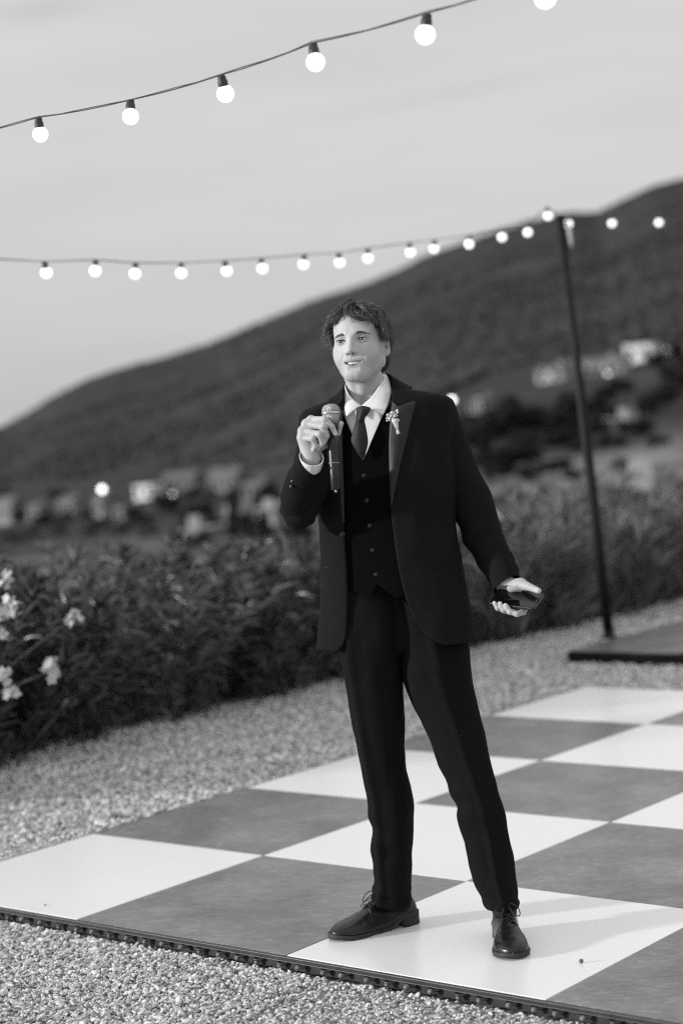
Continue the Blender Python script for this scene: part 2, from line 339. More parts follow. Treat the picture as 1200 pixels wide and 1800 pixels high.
base = G(1070, 1121, PH); top = P(984, 382, base.y)
lp = thing('light_pole', base, 'tall thin black pole on the platform carrying the string lights', 'light pole')
mb = MB(); mb.tube([base+(top-base)*f for f in (0, .3, .62, .625, 1)], [.033, .032, .031, .027, .025], 14); mb.obj('shaft', pp, lp)
V, F = lathe_vf([(.06, 0), (.06, .006), (.036, .012), (.036, .05)], 20); MB().add([base+v for v in V], F).obj('foot_flange', pp, lp)
mb = MB(); mb.tube([top+Vector((0, 0, -.01)), top+Vector((0, 0, .016))], [.031, .028], 12); mb.obj('top_cap', pp, lp)
mb = MB(); mb.tube([top+Vector((.028+.02*math.sin(a), 0, .0+.02*math.cos(a)-.02)) for a in np.linspace(0, 2*PI, 13)], .004, 6); mb.obj('eye_hook', pp, lp)
tp = mat('cable_sleeve', .5, rough=.5, noise_scale=9)
mb = MB(); a = top+Vector((.035, -.01, -.03)); mb.tube([a, a+Vector((.012, 0, -.05)), a+Vector((.02, 0, -.13)), a+Vector((.018, 0, -.17))], [.006, .016, .014, .006], 8); mb.obj('cable_plug', tp, lp)
# ------------------------------------------------------------------ string lights
cm_ = mat('black_cable', .012, rough=.5, noise_scale=50); so = mat('black_socket', .03, rough=.5, noise_scale=40)
gb = emit('lit_frosted_bulb', .9, 1.35)
bprof = [(.0125, 0), (.0135, -.003)]+[(.0255*math.sin(a), -.0235+.0255*math.cos(a)) for a in np.linspace(.58, PI-.05, 14)]
sprof = [(.004, .03), (.0115, .028), (.0125, .024), (.0125, .016), (.0145, .014), (.0145, 0), (.013, -.004)]
sV, sF = lathe_vf(sprof, 14); bV, bF = lathe_vf(bprof, 18)
smesh = me_from('socket', sV, sF, so); bmesh_ = me_from('bulb', bV, bF, gb)
def string(name, pts, cable, label, scale=1.0, seed=1):
    r = random.Random(seed); c0 = pts[0]
    t = thing(name, c0, label, 'string lights', 'string lights over the terrace')
    mb = MB(); mb.tube(cable, .0016, 6); mb.tube([p+Vector((0, 0, .0026+.0016*math.sin(i*1.9))) for i, p in enumerate(cable)], .0013, 5); mb.obj('cable', cm_, t)
    for p in pts:
        s = link('socket', smesh); b_ = link('bulb', bmesh_)
        tilt = Matrix.Rotation(r.uniform(-.16, .16), 4, 'Y') @ Matrix.Rotation(r.uniform(-.3, .3), 4, 'X')
        s.parent = t; s.matrix_parent_inverse = Matrix.Translation(-c0)
        s.matrix_basis = Matrix.Translation(p) @ tilt @ Matrix.Translation((0, 0, -.028)) @ Matrix.Scale(scale, 4)
        b_.parent = s
    return t
def bulb_on(px, py, y):                # top of the socket for a bulb whose centre shows at a pixel
    return P(px, py, y)+Vector((0, 0, .0495))
near = [(-95, 276, 5.75), (70, 236, 5.5), (232, 207, 5.22), (391, 165, 4.92), (552, 111, 4.63), (753, 61, 4.33), (962, -4, 4.05), (1190, -90, 3.8)]
np_ = [bulb_on(*a) for a in near]
def sag(a, b_, s, n): return [a+(b_-a)*f-Vector((0, 0, s*4*f*(1-f))) for f in np.linspace(0, 1, n)]
cab = [np_[0]-(np_[1]-np_[0])*3.0+Vector((0, 0, .1))]
for a, b_ in zip(np_, np_[1:]): cab += sag(a, b_, .004, 5)[:-1]
cab += [np_[-1], np_[-1]+(np_[-1]-np_[-2])*3+Vector((0, 0, .12))]
string('string_light', np_, cab, 'near strand of round glowing bulbs on black cable across the top of the sky', .92, 3)
def strand_y(px, py):                  # far strand hangs in the upright plane through the pole, along the hedge
    d = ray(px, py); nrm = HN; k = (top-CAM).dot(nrm)/d.dot(nrm); return CAM.y+d.y*k
far = [(80, 479), (170, 476), (240, 481), (320, 480), (396, 476), (460, 472), (536, 464), (596, 461), (647, 453), (720, 443), (764, 437), (826, 429), (881, 417), (925, 409), (962, 379)]
fp = [bulb_on(x, y, strand_y(x, y)) for x, y in far]
zz = catmull([[p.z] for p in fp], len(fp))
cab = [fp[0]-(fp[1]-fp[0])*2.5+Vector((0, 0, .02))]+fp+[top+Vector((.01, 0, .0))]
stp = (fp[3]-fp[0])/3; ext = [fp[0]-stp*(k+.2)+Vector((0, 0, .012*k*k)) for k in range(9, 0, -1)]; cab = ext+cab[1:]
string('string_light', ext+fp, cab, 'far strand of small glowing bulbs sagging from the left up to the pole', 1.0, 5)
rt_ = [(998, 393), (1074, 392), (1155, 391), (1240, 392), (1330, 390)]
rp_ = [bulb_on(x, y, strand_y(x, y)) for x, y in rt_]
string('string_light', rp_, [top]+rp_, 'short far strand of glowing bulbs running right from the pole', 1.0, 9)
# ------------------------------------------------------------------ hedge plants
def leaf_vf(V, F, p, d, side, L_, W_, droop, seg=3):
    k = len(V); up = side.cross(d)
    for i in range(seg+1):
        f = i/seg; wd = W_*math.sin(PI*(.12+.88*f)**.8)*.5 if i < seg else 0
        c = p+d*(L_*f)-Vector((0, 0, droop*L_*f*f))
        if i < seg: V += [c-side*wd+up*wd*.25, c, c+side*wd+up*wd*.25]
        else: V += [c]
    for i in range(seg-1):
        a = k+3*i; F += [(a, a+1, a+4, a+3), (a+1, a+2, a+5, a+4)]
    a = k+3*(seg-1); F += [(a, a+1, a+3), (a+1, a+2, a+3)]
def rdir(r, el):
    a = r.uniform(0, 2*PI); return Vector((math.cos(a)*math.cos(el), math.sin(a)*math.cos(el), math.sin(el)))
lm = [mat('oleander_leaf_'+k, v, rough=.36, spec=.6, noise_scale=4, lo=.45, hi=1.7) for k, v in (('dark', .03), ('mid', .046), ('pale', .085))]
grm = mat('grassy_leaf', .16, rough=.6, spec=.3, noise_scale=2.5, lo=.5, hi=1.5)
stm = mat('shrub_stem', .07, rough=.8, noise_scale=20)
flm = mat('white_petal', .6, rough=.6, noise_scale=30, lo=.8, hi=1.1)
def bush(x, y, h, wd, label, leaf=0, nstem=34, flowers=(), seed=0, grassy=False, group='oleander shrubs along the gravel edge'):
    r = random.Random(seed); root = Vector((x, y, -.06)); h *= .72 if not grassy else .68
    t = thing('flowering_shrub' if flowers else ('grassy_shrub' if grassy else 'shrub'), root, label, 'shrub', group)
    SV = []; V = []; F = []; mb = MB(); tips = []
    for s in range(nstem):
        a = r.uniform(0, 2*PI); rr = math.sqrt(r.random())*wd*.32
        b0 = root+Vector((math.cos(a)*rr, math.sin(a)*rr, 0)); lean = rdir(r, r.uniform(.75, 1.5) if not grassy else r.uniform(1.0, 1.5))
        Ls = h*r.choice((r.uniform(.45, .85), r.uniform(.75, 1.1), r.uniform(.9, 1.35)))/max(.6, lean.z); curve = Vector((lean.x, lean.y, 0))*.25*Ls
        pts_ = [b0+lean*Ls*f+curve*f*f for f in np.linspace(0, 1, 6)]
        mb.tube(pts_, [.009*(1-f)+.002 for f in np.linspace(0, 1, 6)], 4, False); tips.append(pts_[-1])
        nl = int((50 if not grassy else 40)*Ls/.8)
        for k in range(nl):
            f = 1-(r.random()**1.5)*.93; i = min(int(f*5), 4); p = pts_[i].lerp(pts_[i+1], f*5-i)
            tn = (pts_[i+1]-pts_[i]).normalized()
            if grassy: d = (tn*r.uniform(.7, 1.4)+rdir(r, r.uniform(-.2, .6))*.6).normalized(); L_, W_ = r.uniform(.16, .32), r.uniform(.011, .019)
            else: d = (tn*r.uniform(.5, 1.3)+rdir(r, r.uniform(-.4, .6))).normalized(); L_, W_ = r.uniform(.10, .2), r.uniform(.012, .021)
            sd_ = d.cross(Vector((r.uniform(-1, 1), r.uniform(-1, 1), r.uniform(-.2, 1)))).normalized()
            leaf_vf(V, F, p, d, sd_, L_, W_, r.uniform(0, .5))
    st = mb.obj('stems', stm, t); fo = obj('foliage', V, F, grm if grassy else lm[leaf], t)
    for fpos in flowers:
        Vf = []; Ff = []; c = Vector(fpos[:3]); sz = fpos[3]
        for k in range(int(fpos[4])):
            cc = c+rdir(r, r.uniform(-1, 1.4))*sz*r.uniform(.2, 1); ax = (rdir(r, r.uniform(-.1, 1))+Vector((-.1, -.7, .2))).normalized(); s1 = ax.orthogonal().normalized(); s2 = ax.cross(s1)
            for q_ in range(5):
                an = q_*2*PI/5+k; d = (s1*math.cos(an)+s2*math.sin(an)+ax*.25).normalized()
                leaf_vf(Vf, Ff, cc, d, d.cross(ax).normalized(), .026*r.uniform(.8, 1.2), .024, .1)
        obj('flower_cluster', Vf, Ff, flm, t)
        mb = MB(); mb.tube([root+Vector((0, 0, .1)), (root+c)/2+Vector((0, 0, .15)), c], .004, 4); mb.obj('flower_stalk', stm, t)
    return t
def hp(a, off=0.0): q_ = HA+HD*a+HN*off; return q_.x, q_.y
def fw(px, py, y, s, n): p = P(px, py, y); return (p.x, p.y, p.z, s, n)
ORD = ['first', 'second', 'third', 'fourth', 'fifth', 'sixth', 'seventh', 'eighth', 'ninth', 'tenth', 'eleventh', 'twelfth']
bush(*hp(-.95, .15), 1.02, 1.0, 'oleander at the left picture edge with white blossoms at two heights', 1, 44,
     [fw(14, 1022, 8.0, .045, 11), fw(22, 1066, 7.9, .05, 13), fw(3, 1082, 7.9, .04, 9), fw(8, 1195, 7.85, .045, 11), fw(22, 1216, 7.85, .03, 7), fw(6, 1120, 8.0, .03, 5)], 1)
bush(*hp(-.05, .32), .95, 1.0, 'oleander second from the left with one large white bloom low down', 0, 48, [fw(93, 1178, 8.15, .055, 17), fw(128, 1086, 8.3, .045, 11)], 2)
for k, (a, o_, h, lf) in enumerate([(.75, .5, .95, 0), (1.5, .45, .9, 2), (2.25, .5, .92, 0), (3.0, .5, .9, 1), (3.75, .48, .88, 2)]):
    bush(*hp(a, o_), h, 1.05, 'blossomless dark oleander, %s from the left in the front row before the man' % ORD[k], lf, 50, (), 20+k, group='dark oleanders left of the man')
for k, (a, o_, h, lf) in enumerate([(-.3, 1.3, 1.1, 2), (.9, 1.4, 1.02, 1), (2.0, 1.4, 1.0, 2), (3.1, 1.4, .98, 0), (4.3, 1.3, .95, 1)]):
    bush(*hp(a, o_), h, 1.05, 'taller oleander, %s from the left in the back row behind the flowering ones' % ORD[k], lf, 44, (), 30+k, group='dark oleanders left of the man')
for k, (a, o_, h) in enumerate([(4.55, .5, .78), (5.2, .45, .8), (5.9, .42, .84), (6.6, .5, .86), (7.3, .5, .86)]):
    bush(*hp(a, o_), h, 1.0, 'pale feathery shrub, %s from the left in the front row around the pole' % ORD[k], 2, 50, (), 50+k, True, 'feathery shrubs right of the man')
for k, (a, o_, h) in enumerate([(5.1, 1.3, .95), (6.1, 1.35, 1.0), (7.1, 1.3, 1.02), (8.0, .9, .95)]):
    bush(*hp(a, o_), h, 1.0, 'feathery shrub of long leaves, %s from the left in the back row behind the pole' % ORD[k], 2, 46, (), 60+k, True, 'feathery shrubs right of the man')
# small garden spotlight at the hedge foot
sp = G(834, 1140, GZ); gl = thing('garden_spotlight', sp, 'small black garden spotlight on the gravel beside the trouser leg', 'spotlight')
mb = MB(); mb.tube([sp, sp+Vector((0, 0, .06))], .008, 8); mb.obj('spike', pp, gl)
V, F = lathe_vf([(.02, -.05), (.036, -.03), (.038, .04), (.03, .04), (.028, .03)], 16)
rm = Matrix.Rotation(-1.1, 3, 'X'); MB().add([sp+Vector((0, 0, .09))+rm @ v for v in V], F).obj('lamp_head', pp, gl)
mb = MB(); mb.box(sp+Vector((.0, 0, .005)), (.05, .03, .005)); mb.obj('foot_plate', pp, gl, False)
# grit dropped on the white panel
gp = G(1021, 1693, 0); V, F = ico(1); tag(obj('gravel_stone', [gp+Vector((v.x*.007, v.y*.006, v.z*.007+.006)) for v in V], F, mat('dark_stone', .12, rough=.9, noise_scale=90), None, False), 'single dark stone lying on the white panel near the right shoe', 'stone')
gp = G(655, 1601, 0); tag(obj('gravel_stone', [gp+Vector((v.x*.0028, v.y*.0028, v.z*.0022+.002)) for v in V], F, bpy.data.materials['dark_stone'], None, False), 'tiny dark speck of grit on white panel between the two shoes', 'stone')
gp = G(80, 1592, 0); tag(obj('gravel_stone', [gp+Vector((v.x*.004, v.y*.004, v.z*.003+.003)) for v in V], F, bpy.data.materials['dark_stone'], None, False), 'tiny dark stone on the white panel at the left edge', 'stone')
# ------------------------------------------------------------------ hillside houses, lamps, trees
wl = mat('whitewashed_wall', .72, rough=.9, noise_scale=.6, lo=.85, hi=1.1); wl2 = mat('stone_wall', .22, rough=.9, noise_scale=.8, lo=.8, hi=1.2)
rf = mat('tiled_roof', .12, rough=.9, noise_scale=2, lo=.7, hi=1.3); gw = mat('window_glass', .03, rough=.1, noise_scale=.3); fr = mat('painted_timber', .25, rough=.7, noise_scale=3)
def house(px, py, wpx, hpx, label, wall=wl, roof='gable', yaw=0.0, nwin=3):
    p = on_hill(px, py+hpx*.4); D = p.y; wd, ht = wpx*D/FPX, hpx*D/FPX; dp = max(4, wd*.6)
    h = thing('house', p, label, 'house', 'houses on the hillside')
    yaw = -.3-yaw; cx, sx = math.cos(yaw), math.sin(yaw); ax = (Vector((cx, sx, 0)), Vector((-sx, cx, 0)), Vector((0, 0, 1)))
    mb = MB(); mb.box(p+Vector((0, 0, ht/2-1.5)), (wd/2, dp/2, ht/2+1.5), ax); mb.obj('wall', wall, h, False)
    e = .35; z0 = ht+.003
    if roof == 'gable':
        rh = ht*.38; c = [p+ax[0]*a*(wd/2+e)+ax[1]*b_*(dp/2+e)+Vector((0, 0, z0)) for a, b_ in ((-1, -1), (1, -1), (1, 1), (-1, 1))]; c += [p+ax[0]*a*(wd/2+e)+Vector((0, 0, z0+rh)) for a in (-1, 1)]
        rr = obj('roof', c, [(0, 1, 5, 4), (2, 3, 4, 5), (0, 4, 3), (1, 2, 5), (3, 2, 1, 0)], rf, h, False)
        mb = MB(); mb.box(p+ax[0]*wd*.2+ax[1]*dp*.12+Vector((0, 0, z0+rh)), (.35, .35, .7)); mb.obj('chimney', wall, rr, False)
    else:
        mb = MB(); mb.box(p+Vector((0, 0, z0+.15)), (wd/2+.2, dp/2+.2, .15), ax); mb.obj('roof', wall, h, False)
    for k in range(nwin):
        f = (k+.5)/nwin-.5; q_ = p+ax[0]*f*wd-ax[1]*(dp/2+.01)+Vector((0, 0, ht*.52)); ww = min(.55, wd/nwin*.25)
        mb = MB(); mb.box(q_, (ww+.1, .04, .75), ax); f_ = mb.obj('window', fr, h, False)
        mb = MB(); mb.box(q_-ax[1]*.05, (ww, .012, .65), ax); mb.obj('pane', gw, f_, False)
    q_ = p+ax[0]*wd*.36-ax[1]*(dp/2+.01)+Vector((0, 0, .95)); mb = MB(); mb.box(q_, (.45, .05, 1.0), ax); mb.obj('door', fr, h, False)
house(264, 866, 44, 19, 'small bright white house low on the left slope, left of the man', yaw=.4, roof='flat', nwin=2)
house(20, 905, 52, 34, 'pale house at the left picture edge above the oleanders', wl2, yaw=.5)
house(128, 893, 36, 22, 'pale low house between the street lamp and the left edge', wl2, yaw=.3)
house(190, 897, 22, 32, 'narrow pale house just under the glowing street lamp', wl2, yaw=.5, nwin=1)
house(325, 850, 64, 22, 'long dim house right of the bright white house', mat('dim_wall', .16, rough=.9, noise_scale=.7), yaw=.2, nwin=4)
house(405, 853, 60, 32, 'wide grey house left of the raised arm', mat('grey_wall', .2, rough=.9, noise_scale=.7), yaw=.3, nwin=4)
house(362, 945, 34, 18, 'little pale shed in the field below the left houses', wl2, yaw=.2, roof='flat', nwin=1)
house(430, 920, 16, 26, 'slim pale gatehouse beside the dark cypress', wl2, yaw=.3, nwin=1)
house(497, 912, 36, 32, 'pale house half hidden behind the bent elbow', wl2, yaw=.3, nwin=2)
house(975, 662, 50, 20, 'pale wing of the long hillside villa, left of the pole', mat('villa_wall', .42, rough=.9, noise_scale=.6), yaw=.35, nwin=2)
house(1055, 652, 96, 24, 'long hillside villa seen behind the pole', bpy.data.materials['villa_wall'], yaw=.15, nwin=6)
house(1128, 624, 50, 26, 'bright white square house uphill to the right of the villa', yaw=.25, roof='flat', nwin=2)
house(1192, 625, 30, 17, 'white house at the right picture edge on the hill', yaw=.2, roof='flat', nwin=1)
house(853, 716, 30, 18, 'small grey house on the slope beside the man\'s shoulder', wl2, yaw=.6, nwin=2)
house(1100, 748, 50, 14, 'low dim outbuilding in the scrub right of the pole', bpy.data.materials['dim_wall'], yaw=.4, nwin=2)
ls = emit('lit_lamp_glass', .9, 6)
def lamp(px, py, label, s=1.0, e=ls):
    p = on_hill(px, py+16); hgt = P(px, py, p.y).z-p.z
    t = thing('street_lamp', p, label, 'street lamp', 'street lamps on the hillside')
    mb = MB(); mb.tube([p-Vector((0, 0, .5)), p+Vector((0, 0, hgt))], [.12, .07], 6); mb.obj('post', pp, t)
    V, F = ico(2); MB().add([p+Vector((0, 0, hgt))+Vector(v)*.0015*p.y*s for v in V], F).obj('lamp_globe', e, t)
lamp(181, 860, 'glowing street lamp on the left slope above the oleanders'); lamp(795, 703, 'glowing street lamp showing past the man\'s shoulder', .9)
ls2 = emit('dim_lamp_glass', .5, 2)
lamp(305, 868, 'faint street lamp between the two left houses', .55, ls2); lamp(1068, 657, 'faint street lamp in front of the villa', .55, ls2)
tm = [mat('tree_crown_'+k, v, rough=.9, spec=.1, noise_scale=.5, lo=.5, hi=1.6) for k, v in (('dark', .022), ('mid', .04), ('pale', .085))]
bkm = mat('tree_bark', .05, rough=.95, noise_scale=3)
def tree_mesh(kind, seed):
    r = np.random.default_rng(seed); V = []; F = []
    nb = 12 if kind != 'cypress' else 9
    for k in range(nb):
        if kind == 'cypress': c = np.array([r.normal()*.04, r.normal()*.04, .15+.8*k/nb]); s = .17*(1-.75*abs(k/nb-.25))
        else:
            a = r.uniform(0, 6.28); q_ = math.sqrt(r.random()); c = np.array([math.cos(a)*q_*.36, math.sin(a)*q_*.36, r.uniform(.35, .8)-.15*q_]); s = r.uniform(.13, .24)
        for _ in range(80):
            d = r.normal(size=3); d /= np.linalg.norm(d); p_ = c+d*s*r.uniform(.6, 1.08); u = np.cross(d, r.normal(size=3)); u /= np.linalg.norm(u)+1e-9; v_ = np.cross(d, u); z = r.uniform(.025, .06)
            i = len(V); V += [p_-u*z, p_+v_*z*.7, p_+u*z, p_-v_*z*.7+d*z*.4]; F.append((i, i+1, i+2, i+3))
    return V, F
tmesh_ = {}
for kd in ('round', 'cypress'):
    for i in range(3):
        for mi in range(3): tmesh_[kd, i, mi] = me_from('crown', *tree_mesh(kd, i*7+len(kd)), tm[mi], False)
mb = MB(); mb.tube([(0, 0, -.1), (.01, 0, .2), (.0, .02, .6)], [.035, .028, .012], 6); mb.tube([(.005, 0, .22), (.12, .05, .5)], [.02, .008], 5); mb.tube([(.005, 0, .26), (-.1, -.06, .55)], [.02, .008], 5)
trk = me_from('trunk', mb.V, mb.F, bkm)
def tree(px, py, hpx, mi, kind='round', label=None, wide=1.0, group=None, D=None):
    p = on_hill(px, py); s = hpx*p.y/FPX
    t = thing('cypress_tree' if kind == 'cypress' else 'tree', p, label, 'tree', group)
    c = link('crown', tmesh_[kind, R.randrange(3), mi]); k = link('trunk', trk)
    for o in (c, k): o.parent = t; o.scale = (s*wide, s*wide, s); o.rotation_euler.z = R.uniform(0, 6)
def grove(L_, fmt, group, mi, wide=1.25):
    for k, a in enumerate(sorted(L_)): tree(a[0], a[1], a[2], mi, 'round', fmt % ORD[k], a[3] if len(a) > 3 else wide, group)
grove([(878, 800, 110, 1.1), (930, 790, 90, 1.1), (835, 790, 75, 1.2), (905, 745, 60, 1.2), (960, 765, 60, 1.1), (855, 830, 55, 1.3), (880, 850, 45, 1.5)], 'big dark tree, %s from the left in the clump below the villa', 'dark trees below the villa', 0)
grove([(1170, 720, 60), (1140, 735, 50), (1195, 690, 70), (1060, 710, 40), (1095, 700, 45), (1020, 800, 50), (1000, 720, 40), (1185, 640, 45), (1150, 650, 36)], 'dark tree, %s from the left among those round the white houses right of the pole', 'dark trees near the right houses', 0, 1.2)
tree(412, 950, 95, 0, 'cypress', 'tall narrow dark cypress left of the elbow', .7)
grove([(300, 905, 40), (355, 915, 44), (445, 950, 56), (470, 960, 50), (385, 935, 40), (330, 925, 36), (75, 930, 36), (235, 915, 34), (480, 890, 50), (520, 960, 60)], 'dark round tree, %s from the left among the houses on the left slope', 'dark trees among the left houses', 0)
grove([(60, 950, 34), (100, 945, 36), (160, 950, 40), (210, 945, 36), (265, 950, 36), (25, 960, 40), (300, 960, 32), (370, 880, 28), (150, 915, 26)], 'paler bushy tree, %s from the left in the field beyond the oleanders', 'paler trees in the left field', 2, 1.3)
grove([(1125, 905, 50), (1165, 900, 44), (1030, 880, 40), (960, 880, 36), (1090, 830, 34), (1195, 880, 50)], 'pale bush, %s from the left on the grassy slope beyond the pole', 'pale bushes on the right slope', 2, 1.4)

grove([(40, 915, 30), (112, 922, 30), (180, 930, 28), (250, 930, 34), (320, 950, 34), (350, 965, 40), (285, 890, 30), (345, 885, 36), (425, 880, 40), (455, 905, 40), (10, 880, 30), (100, 880, 26)], 'dark clipped tree, %s from the left in the hedgerow line of the left fields', 'hedgerow trees in the left fields', 1, 1.5)
grove([(812, 880, 40), (845, 900, 36), (905, 880, 30), (930, 850, 36), (975, 840, 44), (1010, 850, 28), (1040, 770, 40), (1075, 790, 34), (1120, 770, 40), (1160, 790, 30), (1000, 760, 36), (1095, 880, 34)], 'dark bush, %s from the left across the grassy slope right of the man', 'dark bushes on the right slope', 0, 1.7)
house(70, 905, 26, 20, 'grey cottage between the left edge house and the pale low house', bpy.data.materials['grey_wall'], yaw=.3, nwin=1)
house(225, 905, 24, 16, 'small grey barn just right of the narrow house under the lamp', bpy.data.materials['dim_wall'], yaw=.4, nwin=1)
house(455, 868, 34, 22, 'dim cottage right of the wide grey house, near the raised arm', bpy.data.materials['grey_wall'], yaw=.2, nwin=2)
house(1160, 885, 28, 22, 'small pale hut low on the grassy slope at the right', bpy.data.materials['dim_wall'], yaw=.3, nwin=1)

grove([(806, 772, 50), (822, 800, 60), (850, 770, 60), (870, 830, 50), (900, 825, 60), (925, 822, 44), (948, 800, 60), (980, 800, 60), (965, 770, 50), (1035, 740, 50), (1065, 750, 44), (990, 745, 50)], 'dark scrub oak, %s from the left in the thicket below the villa and its clump', 'scrub oaks below the villa', 0, 1.6)
# ------------------------------------------------------------------ the man: tools
def smin(a, b, k): h = np.clip(.5+.5*(b-a)/k, 0, 1); return b+(a-b)*h-k*h*(1-h)
def smax(a, b, k): return -smin(-a, -b, k)
class SDF:                              # signed distance on a grid, meshed with surface nets
    def __init__(s, lo, hi, h):
        s.lo = np.array(lo, np.float32); s.h = h; n = np.ceil((np.array(hi)-lo)/h).astype(int)+1
        g = [(lo[i]+h*np.arange(n[i])).astype(np.float32) for i in range(3)]
        s.X, s.Y, s.Z = np.meshgrid(*g, indexing='ij', sparse=True); s.D = np.full(n, 1.0, np.float32)
    def u(s, d, k=.004): s.D = smin(s.D, d, k) if k > 0 else np.minimum(s.D, d)
    def cut(s, d, k=.003): s.D = smax(s.D, -d, k)
    def ell(s, c, r, rot=None):
        x, y, z = s.X-c[0], s.Y-c[1], s.Z-c[2]
        if rot is not None:
            m = np.array(rot.inverted()); x, y, z = (m[0][0]*x+m[0][1]*y+m[0][2]*z, m[1][0]*x+m[1][1]*y+m[1][2]*z, m[2][0]*x+m[2][1]*y+m[2][2]*z)
        k0 = np.sqrt((x/r[0])**2+(y/r[1])**2+(z/r[2])**2); k1 = np.sqrt((x/r[0]**2)**2+(y/r[1]**2)**2+(z/r[2]**2)**2)
        return k0*(k0-1)/np.maximum(k1, 1e-6)
    def cap(s, a, b, ra, rb=None):
        rb = ra if rb is None else rb; a = np.array(a); d = np.array(b)-a; L2 = max(float(d@d), 1e-9)
        x, y, z = s.X-a[0], s.Y-a[1], s.Z-a[2]
        t = np.clip((x*d[0]+y*d[1]+z*d[2])/L2, 0, 1)
        return np.sqrt((x-t*d[0])**2+(y-t*d[1])**2+(z-t*d[2])**2)-(ra+(rb-ra)*t)
    def chain(s, pts, k=.004, into=True):
        D = None
        for (a, ra), (b, rb) in zip(pts, pts[1:]):
            c = s.cap(a, b, ra, rb); D = c if D is None else smin(D, c, .002)
        if into: s.u(D, k)
        return D
    def mesh(s):
        D = s.D; I = D < 0; n = np.array(D.shape)
        def cr(dx, dy, dz): return I[dx:n[0]-1+dx, dy:n[1]-1+dy, dz:n[2]-1+dz]
        cs = [(a, b, c) for a in (0, 1) for b in (0, 1) for c in (0, 1)]
        cnt = sum(cr(*c).astype(np.int8) for c in cs); act = (cnt > 0) & (cnt < 8); ix = np.argwhere(act)
        pos = np.zeros((len(ix), 3)); nn = np.zeros(len(ix))
        for a in cs:
            for ax in range(3):
                if a[ax]: continue
                b = list(a); b[ax] = 1; b = tuple(b)
                sa = D[ix[:, 0]+a[0], ix[:, 1]+a[1], ix[:, 2]+a[2]]; sb = D[ix[:, 0]+b[0], ix[:, 1]+b[1], ix[:, 2]+b[2]]
                x = (sa < 0) != (sb < 0); t = np.where(x, sa/np.where(x, sa-sb, 1), 0); q = np.tile(np.array(a, float), (len(ix), 1)); q[:, ax] += t
                pos += q*x[:, None]; nn += x
        V = (ix+pos/nn[:, None])*s.h+s.lo
        cid = np.full(act.shape, -1, np.int64); cid[act] = np.arange(len(ix)); Fq = []
        for ax in range(3):
            sl0 = [slice(None)]*3; sl1 = [slice(None)]*3; sl0[ax] = slice(0, n[ax]-1); sl1[ax] = slice(1, n[ax])
            A, B = I[tuple(sl0)], I[tuple(sl1)]; o1, o2 = [i for i in range(3) if i != ax]
            e = np.argwhere(A != B); e = e[(e[:, o1] > 0) & (e[:, o2] > 0) & (e[:, o1] < n[o1]-1) & (e[:, o2] < n[o2]-1)]
            sg = A[e[:, 0], e[:, 1], e[:, 2]]
            def cc(d1, d2): q = e.copy(); q[:, o1] += d1; q[:, o2] += d2; return cid[q[:, 0], q[:, 1], q[:, 2]]
            Q = np.stack([cc(-1, -1), cc(0, -1), cc(0, 0), cc(-1, 0)], 1)
            fl_ = ~sg if ax != 1 else sg
            Q[fl_] = Q[fl_][:, ::-1]; Fq.append(Q)
        return V, np.concatenate(Fq)
YP = 5.42
def D3(px, py, dy=0.0): return P(px, py, YP+dy)
def loft_rows(rows, n):                # rows of (xl, yl, xr, yr, dy, depth) -> centre, half-width vector, depth vector
    A = catmull([[*D3(r[0], r[1], r[4]), *D3(r[2], r[3], r[4]), r[5]] for r in rows], n)
    C = (A[:, :3]+A[:, 3:6])/2; H = (A[:, 3:6]-A[:, :3])/2; T = np.gradient(C, axis=0)
    Dv = np.cross(H, T); Dv /= np.linalg.norm(Dv, axis=1)[:, None]; Dv *= np.where(Dv[:, 1:2] > 0, -1, 1)
    return C, H, Dv*A[:, 6:7]
def loft(rows, n=60, m=48, ex=2.2, crease=None, cr_amp=.0, wr=None, close=(False, False)):
    C, H, Dv = loft_rows(rows, n); V = []
    th = np.linspace(-PI, PI, m, endpoint=False)
    for i in range(n):
        f = i/(n-1); s_, c_ = np.sin(th), np.cos(th)
        sx = np.sign(s_)*np.abs(s_)**(2/ex); cx = np.sign(c_)*np.abs(c_)**(2/ex)
        hw, dw = np.linalg.norm(H[i]), np.linalg.norm(Dv[i])
        p = C[i]+sx[:, None]*H[i]+cx[:, None]*Dv[i]
        o = s_[:, None]*H[i]/hw+c_[:, None]*Dv[i]/dw
        a = np.zeros(m)
        if crease is not None:
            tc = crease(f); a += cr_amp*np.exp(-np.abs((th-tc+PI) % (2*PI)-PI)/.13)+.5*cr_amp*np.exp(-np.abs((th-tc) % (2*PI)-PI)/.25)
        if wr: a += np.array([wr(f, t, q) for t, q in zip(th, p)])
        V.append(p+o*a[:, None])
    V = np.concatenate(V); F = [(i*m+j, i*m+(j+1) % m, (i+1)*m+(j+1) % m, (i+1)*m+j) for i in range(n-1) for j in range(m)]
    if close[0]: F.append(tuple(range(m))[::-1])
    if close[1]: F.append(tuple(range((n-1)*m, n*m)))
    return V, F
def panel(rows, nu=16, nv=10):         # control grid of points -> smooth patch
    A = np.array([[tuple(p) for p in r] for r in rows]); B = catmull(A.reshape(len(A), -1), nu).reshape(nu, A.shape[1], 3)
    Cc = catmull(B.transpose(1, 0, 2).reshape(A.shape[1], -1), nv).reshape(nv, nu, 3).transpose(1, 0, 2)
    F = [(i*nv+j, i*nv+j+1, (i+1)*nv+j+1, (i+1)*nv+j) for i in range(nu-1) for j in range(nv-1)]
    return Cc.reshape(-1, 3), F
man = thing('person', G(775, 1650, 0), 'young man with wavy dark hair in a black three-piece suit speaking into a microphone', 'person')
